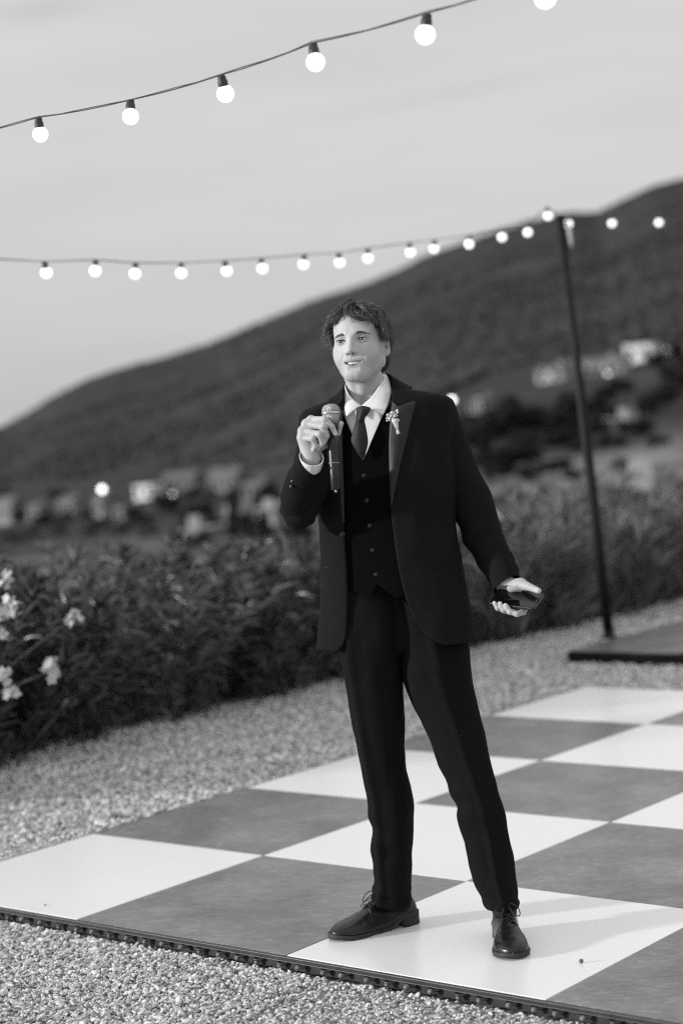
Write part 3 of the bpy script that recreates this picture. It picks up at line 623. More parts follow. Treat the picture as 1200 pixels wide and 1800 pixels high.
# ------------------------------------------------------------------ materials of the man
skin = mat('skin', .56, rough=.52, spec=.32, bump=.2, bscale=700)
t = skin.node_tree; b = t.nodes['Principled BSDF']; at = t.nodes.new('ShaderNodeAttribute'); at.attribute_name = 'tone'
c = t.nodes.new('ShaderNodeTexCoord'); n = t.nodes.new('ShaderNodeTexNoise'); n.inputs['Scale'].default_value = 60; n.inputs['Detail'].default_value = 6; t.links.new(c.outputs['Object'], n.inputs['Vector'])
r = t.nodes.new('ShaderNodeMapRange'); r.inputs[3].default_value = .92; r.inputs[4].default_value = 1.08; t.links.new(n.outputs['Fac'], r.inputs[0])
mu = t.nodes.new('ShaderNodeMath'); mu.operation = 'MULTIPLY'; t.links.new(at.outputs['Fac'], mu.inputs[0]); t.links.new(r.outputs[0], mu.inputs[1]); t.links.new(mu.outputs[0], b.inputs['Base Color'])
b.inputs['Subsurface Weight'].default_value = .12; b.inputs['Subsurface Radius'].default_value = (.006, .006, .006); b.inputs['Subsurface Scale'].default_value = 1
wool = mat('black_wool', .0115, rough=.92, spec=.06, noise_scale=420, lo=.75, hi=1.3, bump=.25, bscale=1500, sheen=.0)
trw = mat('black_trouser_wool', .0075, rough=.9, spec=.08, noise_scale=380, lo=.75, hi=1.3, bump=.25, bscale=1400)
vwl = mat('shaded_vest_wool', .0035, rough=.95, spec=.05, noise_scale=350, lo=.8, hi=1.25, bump=.25, bscale=1300)  # darker copy of the suit wool: waistcoat's shade put into the colour
satin = mat('black_satin', .014, rough=.5, spec=.4, noise_scale=28, lo=.75, hi=1.3, bump=.15, bscale=60)
cotton = mat('white_cotton', .8, rough=.8, spec=.2, noise_scale=40, lo=.95, hi=1.03, bump=.15, bscale=900)
tiem = mat('dark_tie_silk', .014, rough=.55, spec=.35, noise_scale=500, lo=.7, hi=1.4, bump=.2, bscale=700)
leather = mat('black_leather', .009, rough=.29, spec=.45, noise_scale=25, lo=.6, hi=1.8, bump=.35, bscale=55)
solem = mat('worn_rubber_sole', .025, rough=.75, noise_scale=60, lo=.5, hi=1.7)
lacem = mat('black_lace', .012, rough=.8, noise_scale=200)
btm = mat('black_button', .005, rough=.45, noise_scale=50)
# ------------------------------------------------------------------ torso surface shared by jacket, waistcoat and shirt
PHI = math.radians(15); FD = np.array([-math.sin(PHI), -math.cos(PHI), 0])
trows = [(608, 694, 686, 687, .060, -.012), (586, 705, 712, 688, .075, -.005), (556, 716, 756, 694, .092, 0), (534, 729, 786, 704, .103, 0), (533, 758, 792, 737, .115, 0),
         (541, 810, 793, 790, .127, 0), (555, 860, 797, 842, .13, 0), (564, 910, 793, 892, .126, 0), (567, 960, 796, 942, .122, 0), (567, 1010, 805, 991, .122, 0),
         (566, 1060, 815, 1041, .126, 0), (563, 1110, 824, 1090, .130, 0), (562, 1141, 829, 1120, .132, 0)]
TN = 140
_a = []
for xl, yl, xr, yr, bd, dy in trows:
    a_, b_ = np.array(D3(xl, yl)), np.array(D3(xr, yr)); c_ = (a_+b_)/2+[0, dy, 0]; w_ = np.linalg.norm(b_-a_)/2
    _a.append([*c_, math.sqrt(max(w_*w_-(bd*math.sin(PHI))**2, 1e-4))/math.cos(PHI), bd, (b_-a_)[2]/(2*w_)])
TR = catmull(_a, TN)
def tsurf(v, th, off=0.0):              # v in 0..TN-1
    i = np.clip(v, 0, TN-1.001); k = np.asarray(i).astype(int); f = np.asarray(i)-k; r = TR[k]*(1-f)[..., None]+TR[k+1]*f[..., None]
    ex = 2.35; s_, c_ = np.sin(th), np.cos(th); sx = np.sign(s_)*np.abs(s_)**(2/ex)*(r[..., 3]+off); dx = np.sign(c_)*np.abs(c_)**(2/ex)*(r[..., 4]+off)
    X1 = np.stack([np.full_like(s_, math.cos(PHI)), np.full_like(s_, -math.sin(PHI)), r[..., 5]], -1)
    return r[..., :3]+sx[..., None]*X1+dx[..., None]*FD
_v, _t = np.meshgrid(np.arange(0, TN-1, 1.0), np.radians(np.arange(-110, 111, 1.0)), indexing='ij')
def pixn(p):
    d = p-np.array(CAM); z = d@np.array(FW); return np.stack([600+FPX*(d@np.array(RT))/z, 900-FPX*(d@np.array(UP))/z], -1)
_cache = {}
def on_torso(px, py, off=0.0):
    k = round(off, 4)
    if k not in _cache: _cache[k] = pixn(tsurf(_v, _t, off))
    g = _cache[k]; e = (g[..., 0]-px)**2+(g[..., 1]-py)**2; i, j = np.unravel_index(np.argmin(e), e.shape)
    i = min(max(i, 1), g.shape[0]-2); j = min(max(j, 1), g.shape[1]-2)
    A = np.stack([(g[i+1, j]-g[i-1, j])/2, (g[i, j+1]-g[i, j-1])/2], 1); s_ = np.clip(np.linalg.lstsq(A, np.array([px, py])-g[i, j], rcond=None)[0], -2, 2)
    return Vector(tsurf(np.array(_v[i, j]+s_[0]), np.array(_t[i, j]+s_[1]*math.radians(1)), off))
def theta_at(v, px, off=0.0):
    th = np.radians(np.arange(-100, 101, .5)); g = pixn(tsurf(np.full_like(th, v), th, off)); x = g[:, 0]; a, b_ = np.argmin(x), np.argmax(x)
    return float(np.interp(px, x[a:b_+1], th[a:b_+1])), float(np.interp(px, x[a:b_+1], g[a:b_+1, 1]))
def cloth_noise(p, s, amp, o=0.0): return amp*noise.fractal(Vector((p[0]*s, p[1]*s, p[2]*s*.45+o)), .8, 2, 3)
# jacket body: from one front edge round the back to the other
eL = [(680, 606), (690, 604), (740, 602), (800, 603), (860, 604), (935, 606), (1000, 610), (1060, 612), (1100, 611), (1122, 609), (1134, 604), (1141, 597), (1148, 588)]
eR = [(680, 689), (690, 688), (740, 686), (800, 684), (857, 684), (900, 687), (950, 693), (1000, 700), (1050, 712), (1090, 729), (1115, 748), (1130, 768), (1138, 788), (1150, 800)]
def edge(v, tab, off):
    x = tab[0][1]
    for _ in range(4):
        th, y = theta_at(v, x, off); x = float(np.interp(y, [a[0] for a in tab], [a[1] for a in tab]))
    return th
m_ = 130; V = []
for v in np.linspace(0, TN-1.01, 120):
    a0, a1 = edge(v, eR, .004), edge(v, eL, .004)+2*PI
    th = np.linspace(a0, a1, m_); p = tsurf(np.full_like(th, v), th, .004)
    for q, tt in zip(p, th):
        side = max(0, min(1, (v-20)/40)); d = cloth_noise(q, 7, .006*side)+cloth_noise(q, 22, .0018*side, 4)
        o_ = np.array([math.sin(tt)*math.cos(PHI)-math.cos(tt)*math.sin(PHI), -math.sin(tt)*math.sin(PHI)-math.cos(tt)*math.cos(PHI), 0])
        V.append(q+o_*d)
F = [(i*m_+j, i*m_+j+1, (i+1)*m_+j+1, (i+1)*m_+j) for i in range(119) for j in range(m_-1)]
jk = solid(obj('jacket', V, F, wool, man), .0045, -1)
def wrinkle(amp, f0, f1, k=9, seed=0.0, base=.002):
    def g(f, t, q):
        e = math.exp(-((f-f0)/f1)**2)
        return e*amp*math.sin(k*(f-f0)/f1*.8+1.6*math.sin(t+seed)+1.3*noise.noise(Vector((t*1.1, f*9, seed))))*(.55+.45*math.cos(t+seed*2))+base*noise.fractal(Vector((q[0]*16, q[1]*16, q[2]*9+seed)), .8, 2, 3)
    return g
def addw(*gs): return lambda f, t, q: sum(g(f, t, q) for g in gs)
# sleeves
V, F = loft([(556, 716, 600, 742, .0, .06), (531, 727, 596, 760, -.005, .074), (526, 752, 592, 785, -.015, .078), (521, 790, 588, 815, -.03, .075), (509, 835, 582, 856, -.055, .07), (497, 872, 568, 886, -.08, .064), (492, 895, 556, 908, -.095, .056), (497, 908, 553, 917, -.1, .05), (501, 917, 547, 922, -.1, .042), (506, 924, 539, 927, -.1, .031), (511, 929, 531, 930.5, -.1, .018), (517, 932, 523, 932, -.1, .005)], 80, 44, 2.0,
            wr=addw(wrinkle(.0012, .5, .1, 6, 1.0, .0008), wrinkle(.003, .3, .12, 5, 2.2, .001)), close=(False, True))
obj('sleeve', V, F, wool, man)
def tube_loft(pts, n, m, wr=None, squash=1.0):
    A = catmull([[*D3(*p[:3]), p[3]] for p in pts], n); V = []; T = np.gradient(A[:, :3], axis=0); T /= np.linalg.norm(T, axis=1)[:, None]
    up = np.array([0, 0, 1.0]); 
    for i in range(n):
        e1 = np.cross(T[i], [.3, 1, .2]); e1 /= np.linalg.norm(e1); e2 = np.cross(T[i], e1)
        for j in range(m):
            t_ = 2*PI*j/m; q = A[i, :3]; rr = A[i, 3]+(wr(i/(n-1), t_, q+.05*(e1*math.cos(t_)+e2*math.sin(t_))) if wr else 0)
            V.append(q+e1*math.cos(t_)*rr+e2*math.sin(t_)*rr*squash)
    return V, [(i*m+j, i*m+(j+1) % m, (i+1)*m+(j+1) % m, (i+1)*m+j) for i in range(n-1) for j in range(m)]
V, F = tube_loft([(518, 908, -.075, .026), (519, 900, -.095, .038), (521, 884, -.12, .0455), (524.5, 865, -.155, .0475), (531, 845, -.19, .046), (538, 829, -.22, .042), (543, 817, -.243, .0395)], 60, 44, addw(wrinkle(.003, .4, .18, 9, .4, .001), wrinkle(.002, .7, .2, 6, 2.0, .001)))
ax_s = D3(543, 817, -.243)-D3(531, 845, -.19); ax_s.normalize(); c_s = D3(543, 817, -.243)
for i in range(46, 60):                 # the cuff edge runs up on the outer side
    for j in range(44):
        v_ = Vector(V[i*44+j]); V[i*44+j] = v_+ax_s*(.030*((i-45)/14)**1.5*max(0, min(1, .25-(v_.x-c_s.x)/.05)))
fs = solid(obj('sleeve', V, F, wool, man), .0035, -1)
V, F = loft([(742, 709, 784, 697, .0, .055), (738, 738, 796, 709, .0, .074), (746, 785, 815, 762, .0, .078), (765, 835, 836, 818, .0, .074), (787, 882, 859, 868, .0, .068), (803, 916, 873, 910, -.005, .062), (817, 950, 883, 940, -.015, .058), (833, 976, 892, 965, -.035, .053), (848, 1003, 902, 986, -.058, .048), (860, 1025, 907, 1002, -.078, .045), (869, 1043, 911, 1014, -.092, .042)], 90, 48, 2.15,
            wr=addw(wrinkle(.0045, .55, .16, 9, .7), wrinkle(.0035, .86, .12, 6, 1.9), wrinkle(.003, .25, .1, 5, .2)))
solid(obj('sleeve', V, F, wool, man), .0035, -1)
# jacket collar standing round the shirt collar
rows = []
for f in np.linspace(0, 1, 9):
    an = math.radians(-78+f*(336-0-180))*1.0
ring = [((603, 700, -.085), (596, 712, -.085), (586, 716, -.07)), ((604, 684, -.035), (592, 700, -.04), (578, 708, -.03)), ((610, 672, .03), (598, 690, .045), (582, 702, .055)), ((640, 660, .085), (642, 676, .105), (642, 700, .12)),
        ((676, 657, .05), (692, 668, .06), (716, 682, .07)), ((686, 662, -.005), (700, 672, -.01), (722, 688, -.015)), ((689, 680, -.05), (703, 686, -.06), (726, 696, -.07)), ((689, 704, -.09), (704, 704, -.1), (722, 705, -.1))]
V, F = panel([[D3(*p) for p in r_] for r_ in ring], 40, 8); solid(obj('jacket_collar', V, F, wool, man), .004, 0)
# satin lapels
def tpanel(rows, offs, nu=22, nv=8): return panel([[on_torso(x, y, o) for (x, y), o in zip(r_, offs)] for r_ in rows], nu, nv)
V, F = tpanel([((689, 704), (698, 714), (708, 714)), ((687, 722), (707, 716), (730, 705)), ((685, 742), (705, 738), (725, 730)), ((683, 785), (697, 785), (712, 784)), ((684, 838), (692, 838), (700, 836)), ((686.5, 888), (687.5, 889), (689, 891))], (.010, .017, .008))
solid(obj('lapel', V, F, satin, man), .002, 0)
V, F = tpanel([((604, 703), (590, 709), (577, 714)), ((602, 742), (587, 745), (571, 748)), ((602, 792), (591, 794), (579, 799)), ((604, 850), (597, 852), (590, 857)), ((605.5, 918), (604.5, 918), (603, 920))], (.010, .016, .008))
solid(obj('lapel', V, F, satin, man), .002, 0)
for pts_ in ([(566, 994), (575, 996), (584, 999)], [(762, 999), (776, 993), (791, 986)]):
    V, F = panel([[on_torso(x, y+dy_, .0075) for x, y in pts_] for dy_ in (-1.6, 0, 1.8)], 5, 9); solid(obj('pocket_welt', V, F, satin if pts_[0][0] < 600 else wool, man), .0016, 0)
def button(px, py, off, r_=.0075, parent=man, pt=None, ax=None):
    c_ = pt or on_torso(px, py, off); d = ax or (Vector((CAM.x, CAM.y, c_.z))-c_).normalized(); rm = d.to_track_quat('Z', 'Y').to_matrix()
    V, F = lathe_vf([(r_*.9, -.003), (r_, 0), (r_, .0015), (r_*.75, .003), (r_*.3, .0034)], 14); return MB().add([c_+rm @ v for v in V], F).obj('button', btm, parent)
button(602, 939, .012, .0085)
# waistcoat
vm = 64; V = []; vn = 90
Vn_ = [(608, 738), (620, 767), (630, 795), (637.5, 811), (644, 797), (656, 768), (672, 731), (690, 700)]
wx = [(590, 700), (600, 716)]+Vn_
wb = [(560, 1030), (600, 1035), (622, 1042), (645, 1055), (657, 1026), (670, 1036), (691, 1053), (715, 1040), (760, 1030), (810, 1020)]
xs = np.linspace(586, 705, vm)
for x in xs:
    y0 = np.interp(x, [a[0] for a in wx], [a[1] for a in wx]); y1 = np.interp(x, [a[0] for a in wb], [a[1] for a in wb])
    for f in np.linspace(0, 1, vn):
        p = on_torso(x+6*f, y0+(y1-y0)*f, -.007); V.append(p)
F = [(i*vn+j, (i+1)*vn+j, (i+1)*vn+j+1, i*vn+j+1) for i in range(vm-1) for j in range(vn-1)]
ws = solid(obj('waistcoat', V, F, vwl, man), .003, -1)
for px, py in ((640, 836), (644.5, 880), (650, 924), (655, 967), (661, 1010)): button(px, py, -.0045, .0068)
mb = MB(); mb.tube([on_torso(x, y, -.006) for x, y in [(638, 812), (641, 850), (646, 900), (652, 950), (657, 1000), (659, 1026)]], .0012, 5); mb.obj('placket_edge', vwl, man)
# shirt front, collar, cuffs, tie
V = [on_torso(x, y, -.014) for x in np.linspace(600, 690, 24) for y in np.linspace(716 if 612 < x < 668 else 722, 822, 24)]
V = [v+Vector((0, -.002*noise.noise(Vector((v.x*30, v.z*14, 1))), 0)) for v in V]
obj('shirt', V, [(i*24+j, (i+1)*24+j, (i+1)*24+j+1, i*24+j+1) for i in range(23) for j in range(23)], cotton, man)
def leafc(rows): V, F = panel([[D3(*p) for p in r_] for r_ in rows], 16, 10); return solid(obj('shirt_collar', V, F, cotton, man), .0022, 0)
leafc([[(606, 678, -.022), (606.5, 684, -.03), (605, 692, -.035)], [(613, 693, -.062), (608, 705, -.075), (605.5, 712, -.07)], [(624, 705, -.085), (614, 718, -.1), (608, 729, -.108)], [(635, 713.5, -.094), (623, 720, -.104), (609.5, 732, -.112)]])
leafc([[(673, 655, .02), (679, 660, .02), (684, 668, .01)], [(667, 676, -.04), (678, 682, -.05), (687, 690, -.055)], [(653, 697, -.08), (668, 706, -.095), (681, 713, -.1)], [(636, 713, -.094), (655, 721, -.108), (673, 729.5, -.116)]])
ring = [[D3(607, 676, -.02), D3(606, 690, -.03)], [D3(615, 660, .05), D3(612, 690, .05)], [D3(642, 652, .085), D3(645, 690, .095)], [D3(668, 650, .06), D3(676, 680, .06)], [D3(675, 655, .015), D3(682, 680, .01)]]
V, F = panel(ring, 20, 4); solid(obj('collar_band', V, F, cotton, man), .002, 0)
def tpl(rows, name, m, th=.004):
    V, F = panel(rows, 20, 9); return solid(obj(name, V, F, m, man), th, 0)
tpl([[D3(627, 717, -.108), D3(638, 714, -.122), D3(651, 717, -.11)], [D3(627, 724, -.112), D3(638, 722, -.132), D3(648, 724, -.114)], [D3(626.5, 734, -.117), D3(633, 735, -.135), D3(641, 734, -.119)], [D3(626, 739, -.12), D3(632, 741, -.131), D3(640, 739, -.122)]], 'tie_knot', tiem)
tpl([[D3(626, 738, -.118), D3(632, 739, -.124), D3(639.5, 738, -.12)], [D3(621, 757, -.124), D3(632, 757, -.134), D3(643.5, 757, -.126)], [D3(617.5, 776, -.127), D3(632, 776, -.138), D3(646, 776, -.13)], [D3(626, 792, -.128), D3(634, 795, -.137), D3(643.5, 790, -.131)], [D3(634, 804, -.126), D3(636, 806, -.13), D3(639, 803, -.128)]], 'tie_blade', tiem)
V, F = tube_loft([(536, 836, -.21, .034), (542, 820, -.238, .035), (546, 809, -.258, .0345), (547.5, 803, -.268, .034)], 20, 36, wrinkle(.0008, .5, .5, 4, .2, .0006)); cf = solid(obj('shirt_cuff', V, F, cotton, man), .002, 0)
button(0, 0, 0, .0045, man, D3(544, 826, -.278), Vector((0, -1, .1))).data.materials[0] = cotton
for px, py in ((514.5, 836), (513.5, 846), (511.5, 855)):
    button(0, 0, 0, .0055, man, D3(px, py, -.232), Vector((-.6, -.8, .1)))
# trousers
V, F = loft([(592, 1000, 800, 985, .012, .085), (592, 1050, 804, 1035, .012, .085), (596, 1095, 810, 1085, .012, .085), (602, 1125, 812, 1112, .012, .08), (615, 1142, 800, 1134, .012, .07), (650, 1156, 760, 1152, .012, .04)], 40, 60, 2.3, close=(True, True))
hipV, hipF = V, F
dl = lambda y: float(np.interp(y, [1100, 1250, 1400, 1590], [0, .02, .06, .095])); dr = lambda y: float(np.interp(y, [1100, 1250, 1400, 1600], [0, -.03, -.07, -.1]))
def legrows(rs): return [(a, b_, c_, d, (dl if s_ else dr)((b_+d)/2), e) for a, b_, c_, d, e, s_ in rs]
LV, LF = loft(legrows([(590, 1010, 712, 1006, .080, 1), (591, 1060, 714, 1056, .088, 1), (594, 1108, 713, 1104, .099, 1), (600, 1150, 705, 1152, .096, 1), (610, 1210, 707, 1214, .089, 1), (625, 1290, 708, 1290, .081, 1), (634, 1340, 712, 1340, .076, 1), (646, 1405, 723, 1408, .072, 1), (652, 1455, 724, 1455, .067, 1), (655, 1510, 722, 1510, .064, 1), (660, 1546, 721, 1548, .065, 1), (656, 1566, 720.5, 1572, .07, 1), (655, 1578, 720, 1590, .07, 1)]), 110, 64, 2.1,
              lambda f: -.72+.12*f, .017, addw(wrinkle(.006, .68, .08, 7, .9, .003), wrinkle(.006, .94, .06, 5, .3), wrinkle(.004, .22, .08, 4, 1.1)))
RV, RF = loft(legrows([(682, 1002, 800, 1000, .080, 0), (686, 1050, 809, 1050, .088, 0), (693, 1100, 818, 1102, .100, 0), (703, 1162, 824, 1152, .098, 0), (712, 1200, 830, 1200, .093, 0), (724, 1232, 836, 1232, .089, 0), (751, 1292, 849, 1290, .083, 0), (775, 1350, 862, 1346, .077, 0), (793, 1394, 877, 1396, .073, 0), (807, 1440, 888, 1445, .068, 0), (820, 1500, 898, 1500, .064, 0), (832, 1548, 904, 1552, .064, 0), (845, 1575, 907, 1578, .067, 0), (856, 1596, 909, 1592, .07, 0)]), 110, 64, 2.1,
              lambda f: .0+.08*f, .017, addw(wrinkle(.006, .66, .08, 7, .5, .003), wrinkle(.0055, .95, .06, 5, 1.4), wrinkle(.004, .22, .08, 4, .3)))
mb = MB(); mb.add(hipV, hipF); mb.add(LV, LF); mb.add(RV, RF); solid(mb.obj('trousers', trw, man), .003, -1)
# ------------------------------------------------------------------ shoes
def shoe(ankle, heading, nm):
    # local: +y towards the toe, origin under the ankle; heel at -.075, toe at +.215
    fx = Vector((math.cos(heading), math.sin(heading), 0)); rx = Vector((fx.y, -fx.x, 0))
    T = lambda x, y, z: ankle+rx*x+fx*y+Vector((0, 0, z))
    st = [(-.078, .016, .062, .0), (-.07, .03, .078, .0), (-.045, .037, .088, 0), (-.01, .039, .094, 0), (.03, .039, .096, 0), (.062, .041, .087, 0), (.09, .045, .073, .003), (.12, .049, .060, .004), (.15, .049, .051, .004), (.175, .044, .045, .003), (.196, .033, .038, 0), (.210, .017, .030, 0), (.2145, .004, .024, 0)]
    A = catmull([list(s_) for s_ in st], 46); m = 28; V = []
    for y, w_, h_, sk in A:
        zb = .026*(1-sstep(y, -.03, .04))+.013+ .006*sstep(y, .15, .215)
        for j in range(m):
            a = PI*(-.16+1.32*j/(m-1)); cx, sx = math.cos(a), math.sin(a)
            e = .75; px = np.sign(cx)*abs(cx)**e*w_; pz = max(sx, -.3)
            tp_ = .62 if y < .06 else .62+.38*min((y-.06)/.07, 1)
            z = zb+(h_-zb)*max(0, pz)**.8; px *= 1-(1-tp_)*max(0, (z-zb)/(h_-zb+1e-6))**1.3
            V.append(T(px+sk*.6, y, z-.0015*(pz < 0)))
    n = len(A); F = [(i*m+j, i*m+j+1, (i+1)*m+j+1, (i+1)*m+j) for i in range(n-1) for j in range(m-1)]+[tuple(range(m)), tuple(range((n-1)*m, n*m))[::-1]]
    V = [v+Vector((0, 0, .0016*noise.noise(v*45)+.001*math.sin((v-ankle).dot(fx)*230)*math.exp(-(((v-ankle).dot(fx)-.115)/.025)**2))) for v in V]
    up_ = obj(nm, V, F, leather, man)
    ol = [(-.083, .012), (-.078, .026), (-.05, .037), (-.01, .038), (.04, .037), (.08, .042), (.12, .051), (.15, .0525), (.178, .047), (.2, .036), (.215, .019), (.221, .004)]
    B = catmull(ol, 40); V = []; ring = [(y, w_) for y, w_ in B]+[(y, -w_) for y, w_ in B[::-1]]; k = len(ring)
    for lvl, gr in ((.0135, 1.0), (.008, 1.03), (.0, .99)):
        for y, x in ring:
            zz = .028*(1-sstep(y, -.03, .035))+lvl+.007*sstep(y, .15, .22); V.append(T(x*gr+(.003 if y > .08 else 0), y, zz))
    F = [(l_*k+j, l_*k+(j+1) % k, (l_+1)*k+(j+1) % k, (l_+1)*k+j) for l_ in (0, 1) for j in range(k)]
    for l_ in (0, 2): F += [(l_*k+j, l_*k+j+1, l_*k+k-2-j, l_*k+k-1-j)[::(1 if l_ else -1)] for j in range(k//2-1)]
    obj('sole', V, F, solem, up_)
    V = []
    hb = [(y, w_) for y, w_ in B if y < -.012]; ring = hb+[(y, -w_) for y, w_ in hb[::-1]]; k = len(ring)
    for lvl, gr in ((.03, .97), (.0, 1.0)):
        for y, x in ring: V.append(T(x*gr, y, lvl))
    obj('heel', V, [(j, (j+1) % k, k+(j+1) % k, k+j) for j in range(k)]+[tuple(range(k))[::-1], tuple(range(k, 2*k))], solem, up_)
    # facings and laces over the instep
    def top_at(x, y):
        w_, h_ = np.interp(y, A[:, 0], A[:, 1]), np.interp(y, A[:, 0], A[:, 2]); tp_ = .62 if y < .06 else .62+.38*min((y-.06)/.07, 1)
        q = min(abs(x)/(w_*tp_), 1); return .02+(h_-.02)*(1-q**2.6)**.5
    for s_ in (-1, 1):
        rows = [[T(s_*x, y, top_at(x, y)+.003) for x in (.006+.002*i, .016+.002*i, .026+.001*i)] for i, y in enumerate((.09, .075, .06, .045, .032))]
        V, F = panel(rows, 14, 8); solid(obj('lace_facing', V, F, leather, up_), .003, 0)
    mb = MB()
    for y in (.082, .067, .052, .04): mb.tube([T(x, y+.006*math.sin(x*40), top_at(abs(x), y)+.0075-.0*abs(x)) for x in np.linspace(-.018, .018, 7)], .0017, 6)
    tp0 = T(0, .046, top_at(0, .046)+.012)
    for s_ in (-1, 1):
        mb.tube([tp0+rx*s_*a+fx*b_+Vector((0, 0, c_)) for a, b_, c_ in catmull([(0, 0, 0), (.012, .006, .012), (.03, .018, .006), (.036, .032, -.012), (.026, .032, -.018), (.01, .014, -.004), (0, 0, 0)], 22)], .0016, 6)
        mb.tube([tp0+rx*s_*a+fx*b_+Vector((0, 0, c_)) for a, b_, c_ in catmull([(0, 0, 0), (.008, .014, .004), (.016, .035, -.012), (.02, .052, -.030)], 12)], .0015, 6)
    V, F = ico(2); mb.add([tp0+Vector(v)*.0045 for v in V], F); mb.obj('laces', lacem, up_)
    # sock / lining that fills the opening
    mb = MB(); mb.tube([T(0, -.012, .06), T(0, -.012, .095), T(0, -.012, .125)], [.034, .038, .034], 20); mb.obj('sock', lacem, up_)
shoe(Vector((.062, 5.515, 0)), math.atan2(-.135, -.235), 'shoe')
shoe(Vector((.386, 5.295, 0)), math.radians(-89), 'shoe')
# ------------------------------------------------------------------ head and neck (one skin mesh with hands and the hidden body)
HR = (Matrix.Rotation(-.31, 3, 'Z') @ Matrix.Rotation(-.045, 3, 'Y') @ Matrix.Rotation(-.13, 3, 'X'))
HO = P(617.5, 597, 5.335)-HR @ Vector((0, -.082, 0))
def hw(p): return HO+HR @ Vector(p)
HRi = HR.transposed()
def hl(p): return HRi @ (Vector(p)-HO)
g = SDF((-.105, -.13, -.215), (.105, .125, .135), .0017)
g.D = g.ell((0, .018, .03), (.0735, .093, .083))
g.u(g.ell((0, -.03, -.02), (.064, .062, .08)), .03)
g.u(g.ell((0, -.034, -.066), (.0515, .049, .045)), .025)
g.u(g.cap((-.004, -.069, -.098), (.004, -.069, -.098), .0165), .024)
for s in (-1, 1):
    g.u(g.cap((s*.0475, .0, -.060), (s*.020, -.060, -.099), .015, .012), .028)
    g.u(g.cap((s*.044, -.07, .0175), (s*.012, -.0835, .0145), .0095, .0085), .014)       # brow ridge
    g.u(g.ell((s*.043, -.052, -.032), (.02, .018, .02)), .026)                           # cheekbone
    g.u(g.ell((s*.034, -.0565, -.052), (.021, .018, .022)), .022)                          # smiling cheek
g.u(g.ell((0, -.045, .05), (.056, .04, .045)), .03)                                      # forehead
for s in (-1, 1): g.cut(g.ell((s*.0325, -.0965, -.001), (.0185, .019, .0125)), .012)
g.u(g.cap((0, -.0845, .012), (0, -.103, -.027), .0065, .0085), .010)                      # nose
g.u(g.cap((0, -.103, -.030), (0, -.1045, -.034), .0098), .005)
for s in (-1, 1): g.u(g.ell((s*.0125, -.092, -.037), (.0075, .0095, .0075)), .006)
g.u(g.cap((0, -.100, -.040), (0, -.088, -.0455), .0055, .006), .005)
for s in (-1, 1): g.cut(g.ell((s*.0066, -.0985, -.0445), (.0036, .006, .0032)), .0015)
zc_ = lambda x: -.0697+8*x*x
yc_ = lambda x: -.0835+9*x*x
xsL = np.linspace(-.0285, .0285, 11)
g.u(g.ell((0, -.062, -.068), (.034, .021, .024)), .014)                                   # muzzle
up_l = [((x, yc_(x)-.0005, zc_(x)+.0062*(1-(x/.03)**2)+.0012), .0030*(1-.55*(x/.0285)**2)+.0006) for x in xsL]
lo_l = [((x*.93, yc_(x)-.0005+.001, zc_(x)-.0078*(1-(x/.03)**2)-.0008), .0043*(1-.6*(x/.0285)**2)+.0006) for x in xsL]
g.chain(up_l, .004); g.chain(lo_l, .004)
X, Y, Z = g.X, g.Y, g.Z
hx = np.maximum(.0054*(1-(X/.028)**2), -.02)
slot = np.maximum(np.maximum(np.abs(Z-(zc_(X)-.0006))-hx, np.abs(X)-.028), np.maximum(Y+.066, -Y-.12)); g.cut(slot*.8, .0012)
g.cut(g.cap((-.012, -.0905, -.0855), (.012, -.0905, -.0855), .0035), .008)                # dip under the lip
# eyelids round the eyeballs
EY = [(-.0325, -.0725, -.0015), (.0325, -.0725, -.0015)]
for e in EY: g.u(g.ell(e, (.0137, .0135, .0132)), .004)
for e in EY:
    s = np.sign(e[0]); rm = Matrix.Rotation(-s*.06, 3, 'Y')
    g.cut(g.ell((e[0]+s*.0005, e[1]-.012, e[2]-.0002), (.0132, .010, .0042), rm), .0015)
for s in (-1, 1):                                                                       # ears
    rm = Matrix.Rotation(s*.42, 3, 'Z') @ Matrix.Rotation(-.15, 3, 'X')
    g.u(g.cap((s*.060, .012, .0), (s*.052, .014, -.058), .014, .014), .02)
    g.u(g.ell((s*.0785, .021, -.010), (.0062, .0185, .029), rm), .007); g.u(g.ell((s*.0755, .013, -.034), (.0055, .009, .011), rm), .006)
    g.cut(g.ell((s*.0845, .019, -.007), (.0045, .0125, .021), rm), .004)
n0, n1_ = hl(D3(640, 668, .005)), hl(D3(645, 745, .015))
g.u(g.cap(n0, n1_, .0535, .0575), .022)
a0 = hl(D3(636, 690, -.040)); g.u(g.cap(a0, a0, .0115), .022)
for x0, x1 in ((612, 632), (668, 642)):
    g.u(g.cap(hl(D3(x0, 664, -.015)), hl(D3(x1, 722, -.058)), .010, .009), .014)
Vh, Fh = g.mesh()
def crease(V, pl, dep, wid, bulge=0.0):  # press a fold into the face along a line given in (x, z)
    A = np.array(pl); best = np.full(len(V), 9.0); sg = np.zeros(len(V)); fd = np.zeros(len(V)); P2 = V[:, [0, 2]]
    for k in range(len(A)-1):
        d = A[k+1]-A[k]; t_ = np.clip(((P2-A[k])@d)/(d@d), 0, 1); w_ = P2-A[k]-t_[:, None]*d; dd = np.linalg.norm(w_, axis=1); m = dd < best
        best[m] = dd[m]; sg[m] = np.sign(w_[m, 0]*A[k][0]); f_ = (k+t_)/(len(A)-1); fd[m] = np.sin(PI*np.clip(f_[m], .02, .98))**.6
    on = (V[:, 1] < -.035)*fd
    V[:, 1] += on*(dep*np.exp(-(best/wid)**2)-bulge*np.exp(-((best-wid*2)/(wid*1.6))**2)*(sg > 0))
